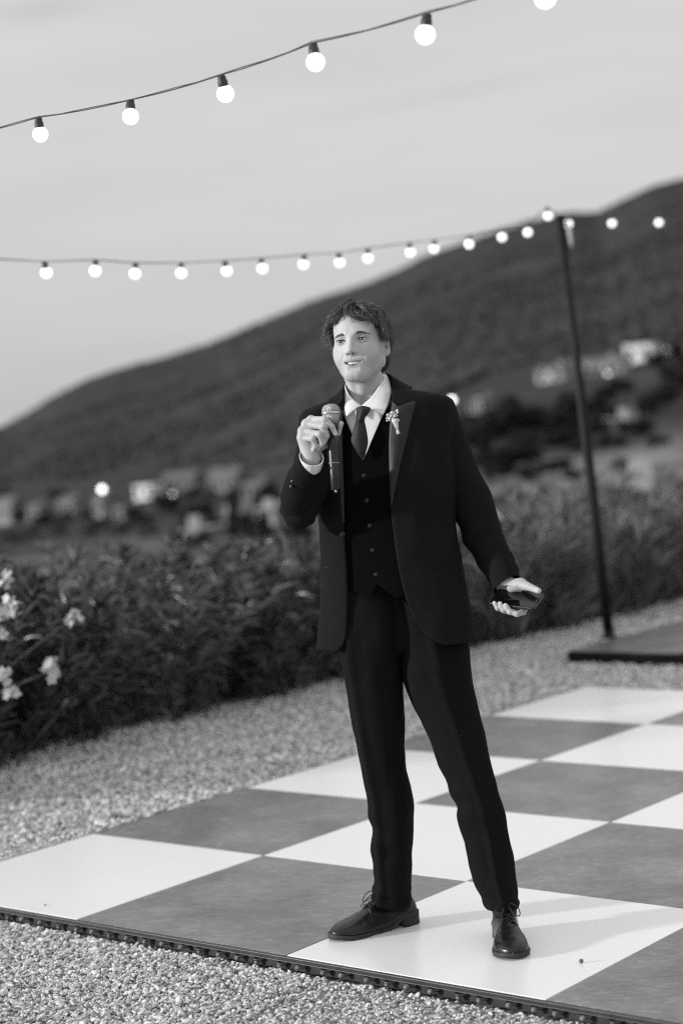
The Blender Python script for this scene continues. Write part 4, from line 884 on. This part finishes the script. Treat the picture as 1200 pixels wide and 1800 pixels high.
for s in (-1, 1):
    crease(Vh, [(s*.0185, -.034), (s*.0255, -.044), (s*.0325, -.057), (s*.0365, -.071), (s*.0345, -.083)], .0010, .0038, 0)
    crease(Vh, [(s*.019, .0045), (s*.0255, .0085), (s*.034, .0092), (s*.0425, .0055), (s*.047, .001)], .0012, .0013)
    crease(Vh, [(s*.020, -.0095), (s*.029, -.0135), (s*.040, -.011)], .0008, .0014)
crease(Vh, [(0, -.047), (0, -.054), (0, -.060)], .0008, .0022)
# colour of the skin by place: lips, the mouth's inside; painted shade on lids, nostrils, sides
tone = np.full(len(Vh), .50)
x, y, z = Vh.T
zl = zc_(np.clip(x, -.03, .03)); lipd = np.abs(z-zl-.0006)/(.0108*(1-(np.clip(x, -.0295, .0295)/.030)**2)+.0006)
lips = sstep(lipd, 1.15, .75)*(y < -.058)*(np.abs(x) < .031); tone = tone*(1-.36*lips)
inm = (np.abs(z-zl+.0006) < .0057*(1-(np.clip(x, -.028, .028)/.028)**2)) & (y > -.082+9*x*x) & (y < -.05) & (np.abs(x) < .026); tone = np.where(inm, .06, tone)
for e in EY:
    d_ = np.sqrt(((x-e[0])/.019)**2+((z-e[2]+.001)/.0125)**2); tone = tone*(1-.27*sstep(d_, 1.2, .6)*(y < -.05))  # socket shade painted over the lids
nd = np.sqrt(((np.abs(x)-.0066)/.0045)**2+((z+.0445)/.004)**2+((y+.0985)/.008)**2); tone = tone*(1-.75*sstep(nd, 1.1, .6))  # shade inside the nostrils painted into the tone
tone = tone*(1-.08*sstep(np.abs(x), .03, .055)*(y < 0))  # side planes of the face darkened with painted shade
beard = sstep(z, -.045, -.062)*sstep(y, .03, -.02)*(1-lips); tone = tone*(1-.09*beard)
cheek = np.exp(-(((np.abs(x)-.042)/.018)**2+((z+.036)/.018)**2))*(y < -.03); tone = tone*(1-.07*cheek)
spots = np.array([noise.noise(Vector(v_)*420) for v_ in Vh]); tone = tone*(1-.10*np.clip((spots-.38)/.2, 0, 1))
Wh = np.array(HR) @ Vh.T; Wh = Wh.T+np.array(HO)
body = [(Wh, Fh, tone)]
# ------------------------------------------------------------------ hands
def hand(lo, hi, build):
    g = SDF(lo, hi, .0013); build(g); V, F = g.mesh(); return V, F
def hand_tone(V, fg, my, th_):          # paler nails, darker folds over the joints
    t_ = np.full(len(V), .46)
    for f_ in [f for _, f in fg]+[th_]:
        for j, am in ((1, .10), (2, .08)):
            p_ = np.array(f_[j][0]); ax = np.array(f_[min(j+1, 3)][0])-np.array(f_[j-1][0]); ax /= np.linalg.norm(ax); s_ = (V-p_)@ax; rr = np.linalg.norm(V-p_, axis=1)
            t_ *= 1-am*(rr < f_[j][1]*1.5)*(np.exp(-(s_/.0012)**2)+np.exp(-((s_-.0032)/.001)**2))
        p_, r_ = np.array(f_[3][0]), f_[3][1]; ax = p_-np.array(f_[2][0]); ax /= np.linalg.norm(ax); vw = np.array([0, -1, .15]); vw = vw-ax*(vw@ax); vw /= np.linalg.norm(vw); sd_ = np.cross(ax, vw)
        d = V-p_; q = np.maximum(np.abs(d@sd_)/(r_*.72), np.abs(d@ax-.001)/(r_*.95)); on = (d@vw > 0)
        t_ = np.where(on & (q < 1), .56, t_); t_ = np.where(on & (q >= 1) & (q < 1.16), .42, t_)
    return t_
MY = YP-.262                            # depth of the microphone's axis
mt, mb_ = P(581.5, 727, MY+.012), P(590, 862, MY-.014); md = (mb_-mt).normalized()
def m3(px, py, dy, r): return (P(px, py, MY+dy), r*.94)
fing = [
 ('index', [m3(547, 738, .012, .0108), m3(571, 737.5, -.026, .0096), m3(583, 750, -.0275, .0084), m3(589.5, 762.5, -.024, .0068)]),
 ('middle', [m3(537.5, 745, .012, .0112), m3(568.5, 750.5, -.029, .0100), m3(574, 766, -.0235, .0088), m3(569.5, 777, -.012, .0072)]),
 ('ring', [m3(531, 757.5, .010, .0108), m3(562, 763.5, -.028, .0096), m3(566, 779, -.021, .0082), m3(560, 788, -.010, .0068)]),
 ('little', [m3(529.5, 770, .008, .0096), m3(549.5, 771.5, -.024, .0084), m3(555, 784, -.019, .0072), m3(551, 790, -.010, .006)]),
]
thumb = [m3(552, 792, .016, .0125), m3(577, 778, .026, .0115), m3(593, 760, .020, .0100), m3(599, 744.5, .006, .0080)]
wr_ = P(546, 806, MY+.012); wr2 = P(542, 822, MY+.03)
allp = [p for _, f_ in fing for p, _ in f_]+[p for p, _ in thumb]+[wr_, wr2]
lo = np.min([tuple(p) for p in allp], 0)-.03; hi = np.max([tuple(p) for p in allp], 0)+.03
g = SDF(lo, hi, .0013); g.D = g.cap(wr2, wr_, .0275, .0262)
for _, f_ in fing: g.u(g.cap(wr_, f_[0][0], .0185, .0125), .012)
g.u(g.cap(wr_, thumb[0][0], .02, .0165), .012)
pf_ = P(556, 783, MY+.002); g.u(g.cap(pf_, thumb[1][0], .013, .0105), .01)
for _, f_ in fing:
    D = g.chain(f_, into=False); D = smin(D, g.cap(f_[0][0], f_[0][0], f_[0][1]+.0012), .006); D = smin(D, g.cap(f_[1][0], f_[1][0], f_[1][1]+.0007), .004); g.D = smin(g.D, D, .0035)
g.chain(thumb, .007)
V, F = g.mesh(); body.append((V, F, hand_tone(V, fing, MY, thumb)))
# the hand that holds the phone
PHC = P(907, 1054, YP-.150)
Lx = Vector((.121, -.083, -.017)).normalized(); Sx = Vector((.034, .050, .034)); Sx = (Sx-Lx*Sx.dot(Lx)).normalized(); Nx = Lx.cross(Sx).normalized()
if Nx.z < 0: Nx = -Nx
def q3(a, b_, c_): return PHC+Lx*a+Sx*b_+Nx*c_    # along the phone, towards its far edge, above its face
def h3(px, py, dy, r): return (P(px, py, YP-.150+dy), r)
pT = .0045
fing2 = [
 ('index', [(q3(.020, .018, -.022), .0108), (q3(.030, -.026, -.020), .0094), (q3(.020, -.0445, -.016), .0083), (q3(.002, -.046, -.010), .0070)]),
 ('middle', [(q3(.000, .018, -.024), .0112), (q3(.010, -.030, -.023), .0098), (q3(.000, -.0475, -.008), .0084), (q3(-.012, -.0425, .0085), .0070)]),
 ('ring', [(q3(-.020, .016, -.024), .0108), (q3(-.012, -.030, -.022), .0094), (q3(-.020, -.0465, -.006), .0082), (q3(-.031, -.040, .0105), .0068)]),
 ('little', [(q3(-.038, .014, -.021), .0096), (q3(-.034, -.028, -.019), .0084), (q3(-.040, -.0440, -.004), .0073), (q3(-.050, -.039, .0095), .0061)]),
]
wq = P(889, 1030, YP-.100); wq2 = P(880, 1012, YP-.07)
thumb2 = [(P(900, 1030.5, YP-.112), .0185), (P(915, 1027, YP-.132), .0170), (P(930, 1032, YP-.162), .0112), (P(945.5, 1038.5, YP-.188), .0088)]
allp = [p for _, f_ in fing2 for p, _ in f_]+[p for p, _ in thumb2]+[wq, wq2]
lo = np.min([tuple(p) for p in allp], 0)-.03; hi = np.max([tuple(p) for p in allp], 0)+.03
g = SDF(lo, hi, .0013); g.D = g.cap(wq2, wq, .0295, .0265)
for _, f_ in fing2: g.u(g.cap(wq, f_[0][0], .0175, .0125), .012)
g.u(g.cap(wq, thumb2[1][0], .0195, .0155), .014)
# keep the palm under the phone
cx = (g.X-PHC.x)*Nx.x+(g.Y-PHC.y)*Nx.y+(g.Z-PHC.z)*Nx.z; ax_ = (g.X-PHC.x)*Lx.x+(g.Y-PHC.y)*Lx.y+(g.Z-PHC.z)*Lx.z; sx_ = (g.X-PHC.x)*Sx.x+(g.Y-PHC.y)*Sx.y+(g.Z-PHC.z)*Sx.z
for _, f_ in fing2: g.D = smin(g.D, g.chain(f_, into=False), .0035)
phone_sd = np.maximum(np.maximum(np.abs(ax_)-.0735, np.abs(sx_)-.0355), np.abs(cx)-pT); g.cut(phone_sd, .001)
g.D = np.maximum(g.D, -np.maximum(np.maximum(np.abs(ax_)-.0745, np.abs(sx_)-.033), -np.minimum(cx, .03-cx)))   # nothing grows through the screen
g.chain(thumb2, .008)
V, F = g.mesh(); body.append((V, F, hand_tone(V, fing2, 0, thumb2)))
# body under the clothes
g = SDF((-.45, 5.1, .02), (.62, 5.75, 1.62), .014)
tc_ = [(D3(641, 700, .0), .055), (D3(645, 745, .01), .07)]
g.D = g.cap(D3(642, 690, .005), D3(645, 745, .015), .05, .06)
for a, b_, r0, r1 in [((600, 760, 0), (730, 745, 0), .075, .075), ((630, 780, 0), (640, 1000, 0), .085, .08), ((700, 775, 0), (715, 1000, 0), .085, .08), ((645, 1000, 0), (650, 1110, 0), .085, .08), ((725, 1000, 0), (760, 1110, 0), .085, .08),
                      ((650, 1110, 0), (676, 1390, .06), .07, .05), ((676, 1390, .06), (692, 1598, .1), .045, .026), ((760, 1110, 0), (835, 1390, -.07), .07, .05), ((835, 1390, -.07), (886, 1606, -.12), .045, .026),
                      ((560, 755, 0), (520, 890, -.09), .045, .035), ((520, 890, -.095), (543, 820, -.235), .035, .027), ((772, 735, 0), (840, 930, -.01), .045, .036), ((840, 930, -.01), (884, 1018, -.085), .034, .026)]:
    g.u(g.cap(D3(*a), D3(*b_), r0, r1), .03)
for c_, d_ in ((Vector((.062, 5.515, .03)), Vector((-.135, -.08, 0))), (Vector((.386, 5.295, .03)), Vector((.003, -.16, 0)))): g.u(g.cap(c_+Vector((0, 0, .015)), c_+d_*.8+Vector((0, 0, -.002)), .024, .012), .01)
V, F = g.mesh(); body.append((V, F, np.full(len(V), .56)))
V = np.concatenate([b_[0] for b_ in body]); k = np.cumsum([0]+[len(b_[0]) for b_ in body]); F = np.concatenate([b_[1]+k[i] for i, b_ in enumerate(body)])
bo = obj('body', V, F, skin, man); a = bo.data.attributes.new('tone', 'FLOAT', 'POINT'); a.data.foreach_set('value', np.concatenate([b_[2] for b_ in body]).astype(np.float32))
# eyes, lashes, teeth
em = mat('eye_white', .62, rough=.15, spec=.6); t = em.node_tree; b = t.nodes['Principled BSDF']; at = t.nodes.new('ShaderNodeAttribute'); at.attribute_name = 'tone'; t.links.new(at.outputs['Fac'], b.inputs['Base Color'])
gz = Vector((-.10, -1, .02)).normalized()
for e in EY:
    v, f = ico(5); v = np.array([tuple(q) for q in v]); ca = v@np.array(gz); an = np.arccos(np.clip(ca, -1, 1))
    tn = .62-.0*an; tn = np.where(an < .52, .03+.05*sstep(an, .25, .42)*(1-sstep(an, .44, .52)), .62); tn = np.where(an < .22, .004, tn)
    W = v*.0121*(1+.06*np.clip(1-an/.5, 0, 1)[:, None])
    o = obj('eyeball', [hw(Vector(q)+Vector(e)) for q in W], f, em, man); a = o.data.attributes.new('tone', 'FLOAT', 'POINT'); a.data.foreach_set('value', tn.astype(np.float32))
lash = mat('dark_lash', .012, rough=.8, noise_scale=99)
for e in EY:
    s = np.sign(e[0]); mb = MB()
    mb.tube([hw((e[0]+s*.0005+x_, e[1]-.0122+14*x_*x_*1.6, e[2]+.0042*(1-(x_/.0135)**2)+s*x_*.05)) for x_ in np.linspace(-.0125, .0125, 11)], [.0003]+[.0011]*9+[.0004], 5)
    for x_ in np.linspace(-.0115, .0115, 22):
        q = Vector((e[0]+s*.0005+x_, e[1]-.0125+22*x_*x_, e[2]+.0042*(1-(x_/.0135)**2)+s*x_*.05)); mb.tube([hw(q), hw(q+Vector((x_*.15, -.002, .0004))), hw(q+Vector((x_*.25, -.0032, .0012)))], [.00035, .0003, .0001], 3)
    mb.obj('eyelash', lash, man)
tm_ = mat('tooth_enamel', .7, rough=.25, spec=.5, noise_scale=120, lo=.92, hi=1.05)
tx = -.0275
for wd in (.0056, .0066, .0069, .0084, .0084, .0069, .0066, .0056):
    x0 = tx+wd/2; tx += wd-.0001*0
    y0 = yc_(x0)+.0026+4*x0*x0; zt = zc_(x0); sl = 28*x0
    v, f = ico(3); q = [(max(-.93, min(.93, a*1.35)), max(-.8, min(.8, b_*1.2)), max(-.93, min(.93, c_*1.35))) for a, b_, c_ in v]
    obj('tooth', [hw((x0+a*wd*.5, y0+b_*.003+a*wd*.5*sl, zt+.0020+c_*.0050)) for a, b_, c_ in q], f, tm_, man)
# ------------------------------------------------------------------ hair
hmm = bpy.data.materials.new('dark_wavy_hair'); hmm.use_nodes = True; t = hmm.node_tree; t.nodes.remove(t.nodes['Principled BSDF'])
hb_ = t.nodes.new('ShaderNodeBsdfPrincipled'); hb_.inputs['Base Color'].default_value = (.016, .016, .016, 1); hb_.inputs['Roughness'].default_value = .34; hb_.inputs['Specular IOR Level'].default_value = .65
ci_ = t.nodes.new('ShaderNodeHairInfo'); r = t.nodes.new('ShaderNodeMapRange'); r.inputs[3].default_value = .012; r.inputs[4].default_value = .15
t.links.new(ci_.outputs['Random'], r.inputs[0]); t.links.new(r.outputs[0], hb_.inputs['Base Color'])
t.links.new(hb_.outputs[0], t.nodes['Material Output'].inputs[0])
HRn = np.random.default_rng(11)
CRW = np.array([.012, .03, .112])       # crown, where the hair parts from
CC = np.array([0, .014, .026]); CE = np.array([.0765, .0975, .0885])
def out_of_skull(p, gap):
    q = (p-CC)/(CE+gap); l_ = np.linalg.norm(q)
    return CC+(q/l_)*(CE+gap) if l_ < 1 else p
def root_ok(p):
    x, y, z = p
    if y < -.02: return z > .050+.012*min(1, max(0, (-y-.02)/.05))-.0*abs(x) or (abs(x) > .058 and z > .016 and y > -.038)
    if y < .02: return z > -.004 if abs(x) > .05 else True
    return z > -.075+.0*y
guides = []
def nrm_at(p): n_ = (p-CC)/CE**2; return n_/np.linalg.norm(n_)
def on_skull(p): q = (p-CC)/CE; return CC+q/np.linalg.norm(q)*CE
PART = -.012
while len(guides) < 700:
    d = HRn.normal(size=3); d /= np.linalg.norm(d); p = CC+d*CE
    if p[2] < -.07 or not root_ok(p) or np.linalg.norm(p-CRW) < .016: continue
    n_ = nrm_at(p); front = sstep(-p[1], -.01, .05); side = sstep(abs(p[0]), .035, .07); back = sstep(p[1], .03, .07); top_ = sstep(p[2], .06, .1)
    tv = p-CRW; tv = tv-n_*(tv@n_); tv /= np.linalg.norm(tv)+1e-6
    tv = tv+front*np.array([np.sign(p[0]-PART)*1.25, -.25*(abs(p[0]-PART) < .02), 0])+HRn.normal(size=3)*.22
    Ln = .070+.045*top_-.020*side*(1-back)-.012*back*(1-top_)+.014*HRn.normal()
    wisp = front > .55 and abs(p[0]) < .05 and HRn.random() < .42
    lay = HRn.random(); K = 16; stp = max(.035, Ln)/K; q = p.copy(); path = []; stop = None
    zlim = .036+.012*HRn.random() if not wisp else .028+.028*HRn.random()
    curl = HRn.normal()*.5; ph = HRn.uniform(0, 6.28)
    for k in range(K+1):
        f = k/K; n_ = nrm_at(q)
        gap = (.0045+(.009+.011*top_+.012*front)*lay*(1-.25*side)*(1-.45*back*(1-top_)))*min(1, f*4+.1)*(1-.15*f)
        gap += (.010+.016*lay)*sstep(q[1], .015, .05)*sstep(-q[2], .01, .05)
        path.append(q+n_*gap)
        dn = np.array([0, 0, -1.0]); dn = dn-n_*(dn@n_); sd_ = np.cross(n_, tv)
        tv = tv+dn*(.16+.10*f)+sd_*(.62*math.sin(f*10.5+ph)+curl*.16)*.5; tv = tv-n_*(tv@n_); tv /= np.linalg.norm(tv)+1e-6
        if q[1] < -.028 and q[2] < (.060 if q[0] > PART else .068) and abs(q[0]) < .062 and not wisp: tv = tv+np.array([np.sign(q[0]-PART)*.55, .18, .22]); tv = tv-n_*(tv@n_); tv /= np.linalg.norm(tv)
        q = on_skull(q+tv*stp)
        if (q[1] < -.035 and abs(q[0]) < .058 and q[2] < zlim) or (q[1] < .035 and q[2] < -.002+.014*lay-.012*(abs(q[0]) > .05)*(q[1] < 0)) or q[2] < -.092+.02*lay:
            if k > 4: break
    path = np.array(path); n_ = nrm_at(path[-1]); kk = len(path)
    if kk < 5: continue
    s_ = np.linspace(0, 1, kk); fl_ = path[-1]-path[-2]; fl_ /= np.linalg.norm(fl_); sidev = np.cross(n_, fl_)
    path += np.outer(np.clip(s_-.6, 0, 1)**1.3*HRn.uniform(-.01, .075), n_)+np.outer(np.sin(s_*HRn.uniform(5, 9)+ph)*np.clip(s_*2, 0, 1)*HRn.uniform(.0015, .0055), sidev)
    guides.append((path, nrm_at(p), np.cross(nrm_at(p), path[1]-path[0])/np.linalg.norm(path[1]-path[0]), (path[1]-path[0])/np.linalg.norm(path[1]-path[0])))
strands = []
for path, nrm, sidev, fl_ in guides:
    for c_ in range(24):
        u, v_ = HRn.normal(size=2)*.0050; tpz = HRn.uniform(.55, .97); K = len(path); s_ = np.linspace(0, 1, K)
        wdt = (1-tpz*s_**1.2); off = sidev*u+fl_*v_
        cut = int(K*HRn.uniform(.72, 1.0)); fr_ = HRn.normal(size=3)*.004
        st = path+np.outer(wdt, off)+np.outer(s_**2, fr_)+np.outer(np.sin(s_*9+u*900)*s_, nrm)*.0012
        st[0] = path[0]+off-nrm*.004
        strands.append(st[:max(5, cut)])
for c_ in range(650):                   # flyaways
    path, nrm, sidev, fl_ = guides[HRn.integers(len(guides))]
    s_ = np.linspace(0, 1, len(path)); strands.append(path+np.outer(s_**1.4, nrm*HRn.uniform(.003, .017)+sidev*HRn.normal()*.008))
# brows
bst = []
for s in (-1, 1):
    for c_ in range(260):
        f = HRn.random(); x_ = s*(.0125+.036*f); zb_ = .0142+.0022*math.sin(PI*min(1, f*1.25)**1.2*.75)-.0030*max(0, f-.6)/.4; hgt = .0042*(1-.6*f)*min(1, .45+f*4)
        zz_ = zb_+HRn.uniform(-1, 1)*hgt; y_ = -.0935+18*max(0, abs(x_)-.012)**2*.75
        d = np.array([s*(.75+.25*f), -.05, .42-.62*f]); d /= np.linalg.norm(d); b0 = np.array([x_, y_+.002, zz_])
        bl = HRn.uniform(.6, .9); bst.append(np.array([b0, b0+d*.003*bl+[0, -.0012, 0], b0+d*.0065*bl+[0, -.0008, 0], b0+d*.0085*bl]))
def curves(name, sts, rad, m, tip=.3):
    hc = bpy.data.hair_curves.new(name); hc.add_curves([len(s_) for s_ in sts])
    pts_ = np.concatenate(sts); W = (np.array(HR)@pts_.T).T+np.array(HO)
    hc.position_data.foreach_set('vector', W.astype(np.float32).ravel())
    ra = hc.attributes.get('radius') or hc.attributes.new('radius', 'FLOAT', 'POINT')
    ra.data.foreach_set('value', np.concatenate([np.linspace(1, tip, len(s_))*rad for s_ in sts]).astype(np.float32)); hc.materials.append(m)
    return link(name, hc, man)
curves('hair', strands, .00042, hmm)
curves('eyebrows', bst, .00030, hmm)
g = SDF((-.1, -.11, -.09), (.1, .13, .14), .003); g.D = g.ell(CC, CE+.0025)       # dark underlayer close to the scalp
V, F = g.mesh(); keep = np.array([root_ok(np.array([p_[0]*1.0, p_[1], p_[2]-.006])) and p_[2] > -.07 for p_ in V]); F = F[keep[F].all(1)]
us = np.unique(F); mp_ = np.full(len(V), -1); mp_[us] = np.arange(len(us)); hcap = mat('dark_hair_base', .02, rough=.8, noise_scale=90, lo=.6, hi=1.5)
obj('hair_underlayer', [hw(p_) for p_ in V[us]], mp_[F], hcap, man)
# ------------------------------------------------------------------ held and worn things
mesh_m = mat('microphone_grille', .42, rough=.38, spec=.6, metal=.8, noise_scale=300, lo=.7, hi=1.2); t = mesh_m.node_tree; b = t.nodes['Principled BSDF']
vo = t.nodes.new('ShaderNodeTexVoronoi'); vo.inputs['Scale'].default_value = 520; cc_ = t.nodes.new('ShaderNodeTexCoord'); t.links.new(cc_.outputs['Object'], vo.inputs['Vector'])
bu = t.nodes.new('ShaderNodeBump'); bu.inputs['Distance'].default_value = .0015; t.links.new(vo.outputs['Distance'], bu.inputs['Height']); t.links.new(bu.outputs[0], b.inputs['Normal'])
ring_m = mat('silver_ring', .6, rough=.25, metal=1, noise_scale=40, lo=.9, hi=1.1); body_m = mat('black_microphone_body', .012, rough=.28, spec=.5, noise_scale=60, lo=.8, hi=1.3)
mic = thing('microphone', mb_, 'black handheld microphone with silver mesh head in the man\'s raised hand', 'microphone')
zax = -md; rm = zax.to_track_quat('Z', 'Y').to_matrix(); Lm = (mb_-mt).length
def mlathe(prof, name, m, n=28, parent=mic): V, F = lathe_vf(prof, n); return MB().add([mt+rm @ v for v in V], F).obj(name, m, parent)
mlathe([(.0175, -.030), (.0215, -.018), (.0252, -.002)], 'grille_base', mesh_m)
mlathe([(.0258, -.0025), (.0266, -.001), (.0266, .002), (.0258, .0035)], 'grille_ring', ring_m)
mlathe([(.0253, .0035), (.0250, .010), (.0225, .0185), (.0165, .0240), (.009, .0265), (.002, .027)], 'grille', mesh_m)
mlathe([(.0168, -.046), (.0185, -.038), (.0182, -.030)], 'collar', body_m)
mlathe([(.0128, -Lm+.002), (.0145, -Lm+.006), (.0150, -Lm+.05), (.0158, -.09), (.0165, -.046)], 'handle', body_m)
mlathe([(.0152, -Lm+.075), (.0160, -Lm+.0755), (.0160, -Lm+.0775), (.0153, -Lm+.078)], 'handle_ring', mat('dull_ring', .2, rough=.35, noise_scale=30))
mlathe([(.004, -Lm-.006), (.0045, -Lm+.003)], 'antenna_tip', ring_m, 10)
scr = mat('black_phone_glass', .004, rough=.04, spec=.6, noise_scale=5); fr_m = mat('black_phone_case', .015, rough=.35, noise_scale=80)
ph = thing('phone', PHC, 'black smartphone lying face up in the man\'s lowered hand', 'phone')
def rrect(a, b_, r_, z, n=6):
    o_ = []
    for cx_, cy_, a0 in ((a-r_, b_-r_, 0), (-a+r_, b_-r_, 90), (-a+r_, -b_+r_, 180), (a-r_, -b_+r_, 270)):
        for i in range(n+1): an = math.radians(a0+90*i/n); o_.append(q3(cx_+r_*math.cos(an), cy_+r_*math.sin(an), z))
    return o_
def slab(lv, name, m):
    V = []; k = 0
    for a, b_, r_, z in lv: l_ = rrect(a, b_, r_, z); k = len(l_); V += l_
    F = [(i*k+j, i*k+(j+1) % k, (i+1)*k+(j+1) % k, (i+1)*k+j) for i in range(len(lv)-1) for j in range(k)]+[tuple(range(k))[::-1], tuple(range((len(lv)-1)*k, len(lv)*k))]
    return obj(name, V, F, m, ph, False)
slab([(.0725, .0345, .009, -.0045), (.0745, .0365, .011, -.003), (.0745, .0365, .011, .0032), (.0732, .0352, .01, .0045)], 'case', fr_m)
slab([(.0705, .0328, .008, .0035), (.0705, .0328, .008, .0050)], 'screen', scr)
mb = MB(); mb.tube([q3(.066, -.004, .0051), q3(.066, .006, .0051)], .0009, 6); mb.obj('earpiece', mat('speaker_mesh', .25, rough=.5, noise_scale=90), ph)
wp = mat('white_blossom', .72, rough=.7, noise_scale=150, lo=.75, hi=1.1); lc = mat('white_lace_wrap', .6, rough=.8, noise_scale=250, lo=.6, hi=1.2); gs = mat('dry_stem', .22, rough=.8, noise_scale=90)
BO = on_torso(695, 745, .022)
bt = thing('boutonniere', BO, 'small boutonniere of tiny white blossoms wrapped in lace, pinned on the satin lapel', 'boutonniere')
heads = [(679.5, 735), (681, 729), (684, 733), (686, 726), (689, 724.5), (688, 731), (692, 727), (695, 722.5), (698, 721.5), (693, 732), (684, 738), (697, 727), (690, 736), (682, 733), (699, 725), (686, 730)]
heads2 = heads+[(R.uniform(679, 699), 0) for _ in range(26)]; heads2 = [(a, b_ if b_ else 729.5-.42*(a-689)+R.uniform(-5.5, 6.5)) for a, b_ in heads2]
for i, (hx_, hy_) in enumerate(heads2):
    p = on_torso(hx_, hy_, .020+.007*math.sin(i*2.3)); V, F = ico(2)
    Vq = [p+Vector(v)*(.0031+.0009*math.sin(i*1.7))*(1+.25*math.sin(v[0]*7+i)*math.sin(v[2]*8)) for v in V]; MB().add(Vq, F).obj('blossom', wp, bt)
mb = MB()
for i, (hx_, hy_) in enumerate(heads): mb.tube([on_torso(hx_, hy_, .019), on_torso(693, 744, .021), on_torso(697+(i % 3), 758, .02)], .0007, 4)
mb.obj('stems', gs, bt)
mb = MB(); mb.tube([on_torso(693.5, 737.5, .021), on_torso(695, 743, .0215), on_torso(697, 750, .021), on_torso(699, 757.5, .02)], [.0105, .0085, .0055, .003], 12); mb.tube([on_torso(691.5, 741, .024), on_torso(697.5, 738, .024), on_torso(702, 739, .022)], [.002, .004, .003], 6); mb.obj('lace_wrap', lc, bt)
mb = MB(); mb.tube([on_torso(698, 756, .021), on_torso(700, 763, .02)], [.003, .0055], 10); mb.obj('stem_end', wp, bt)
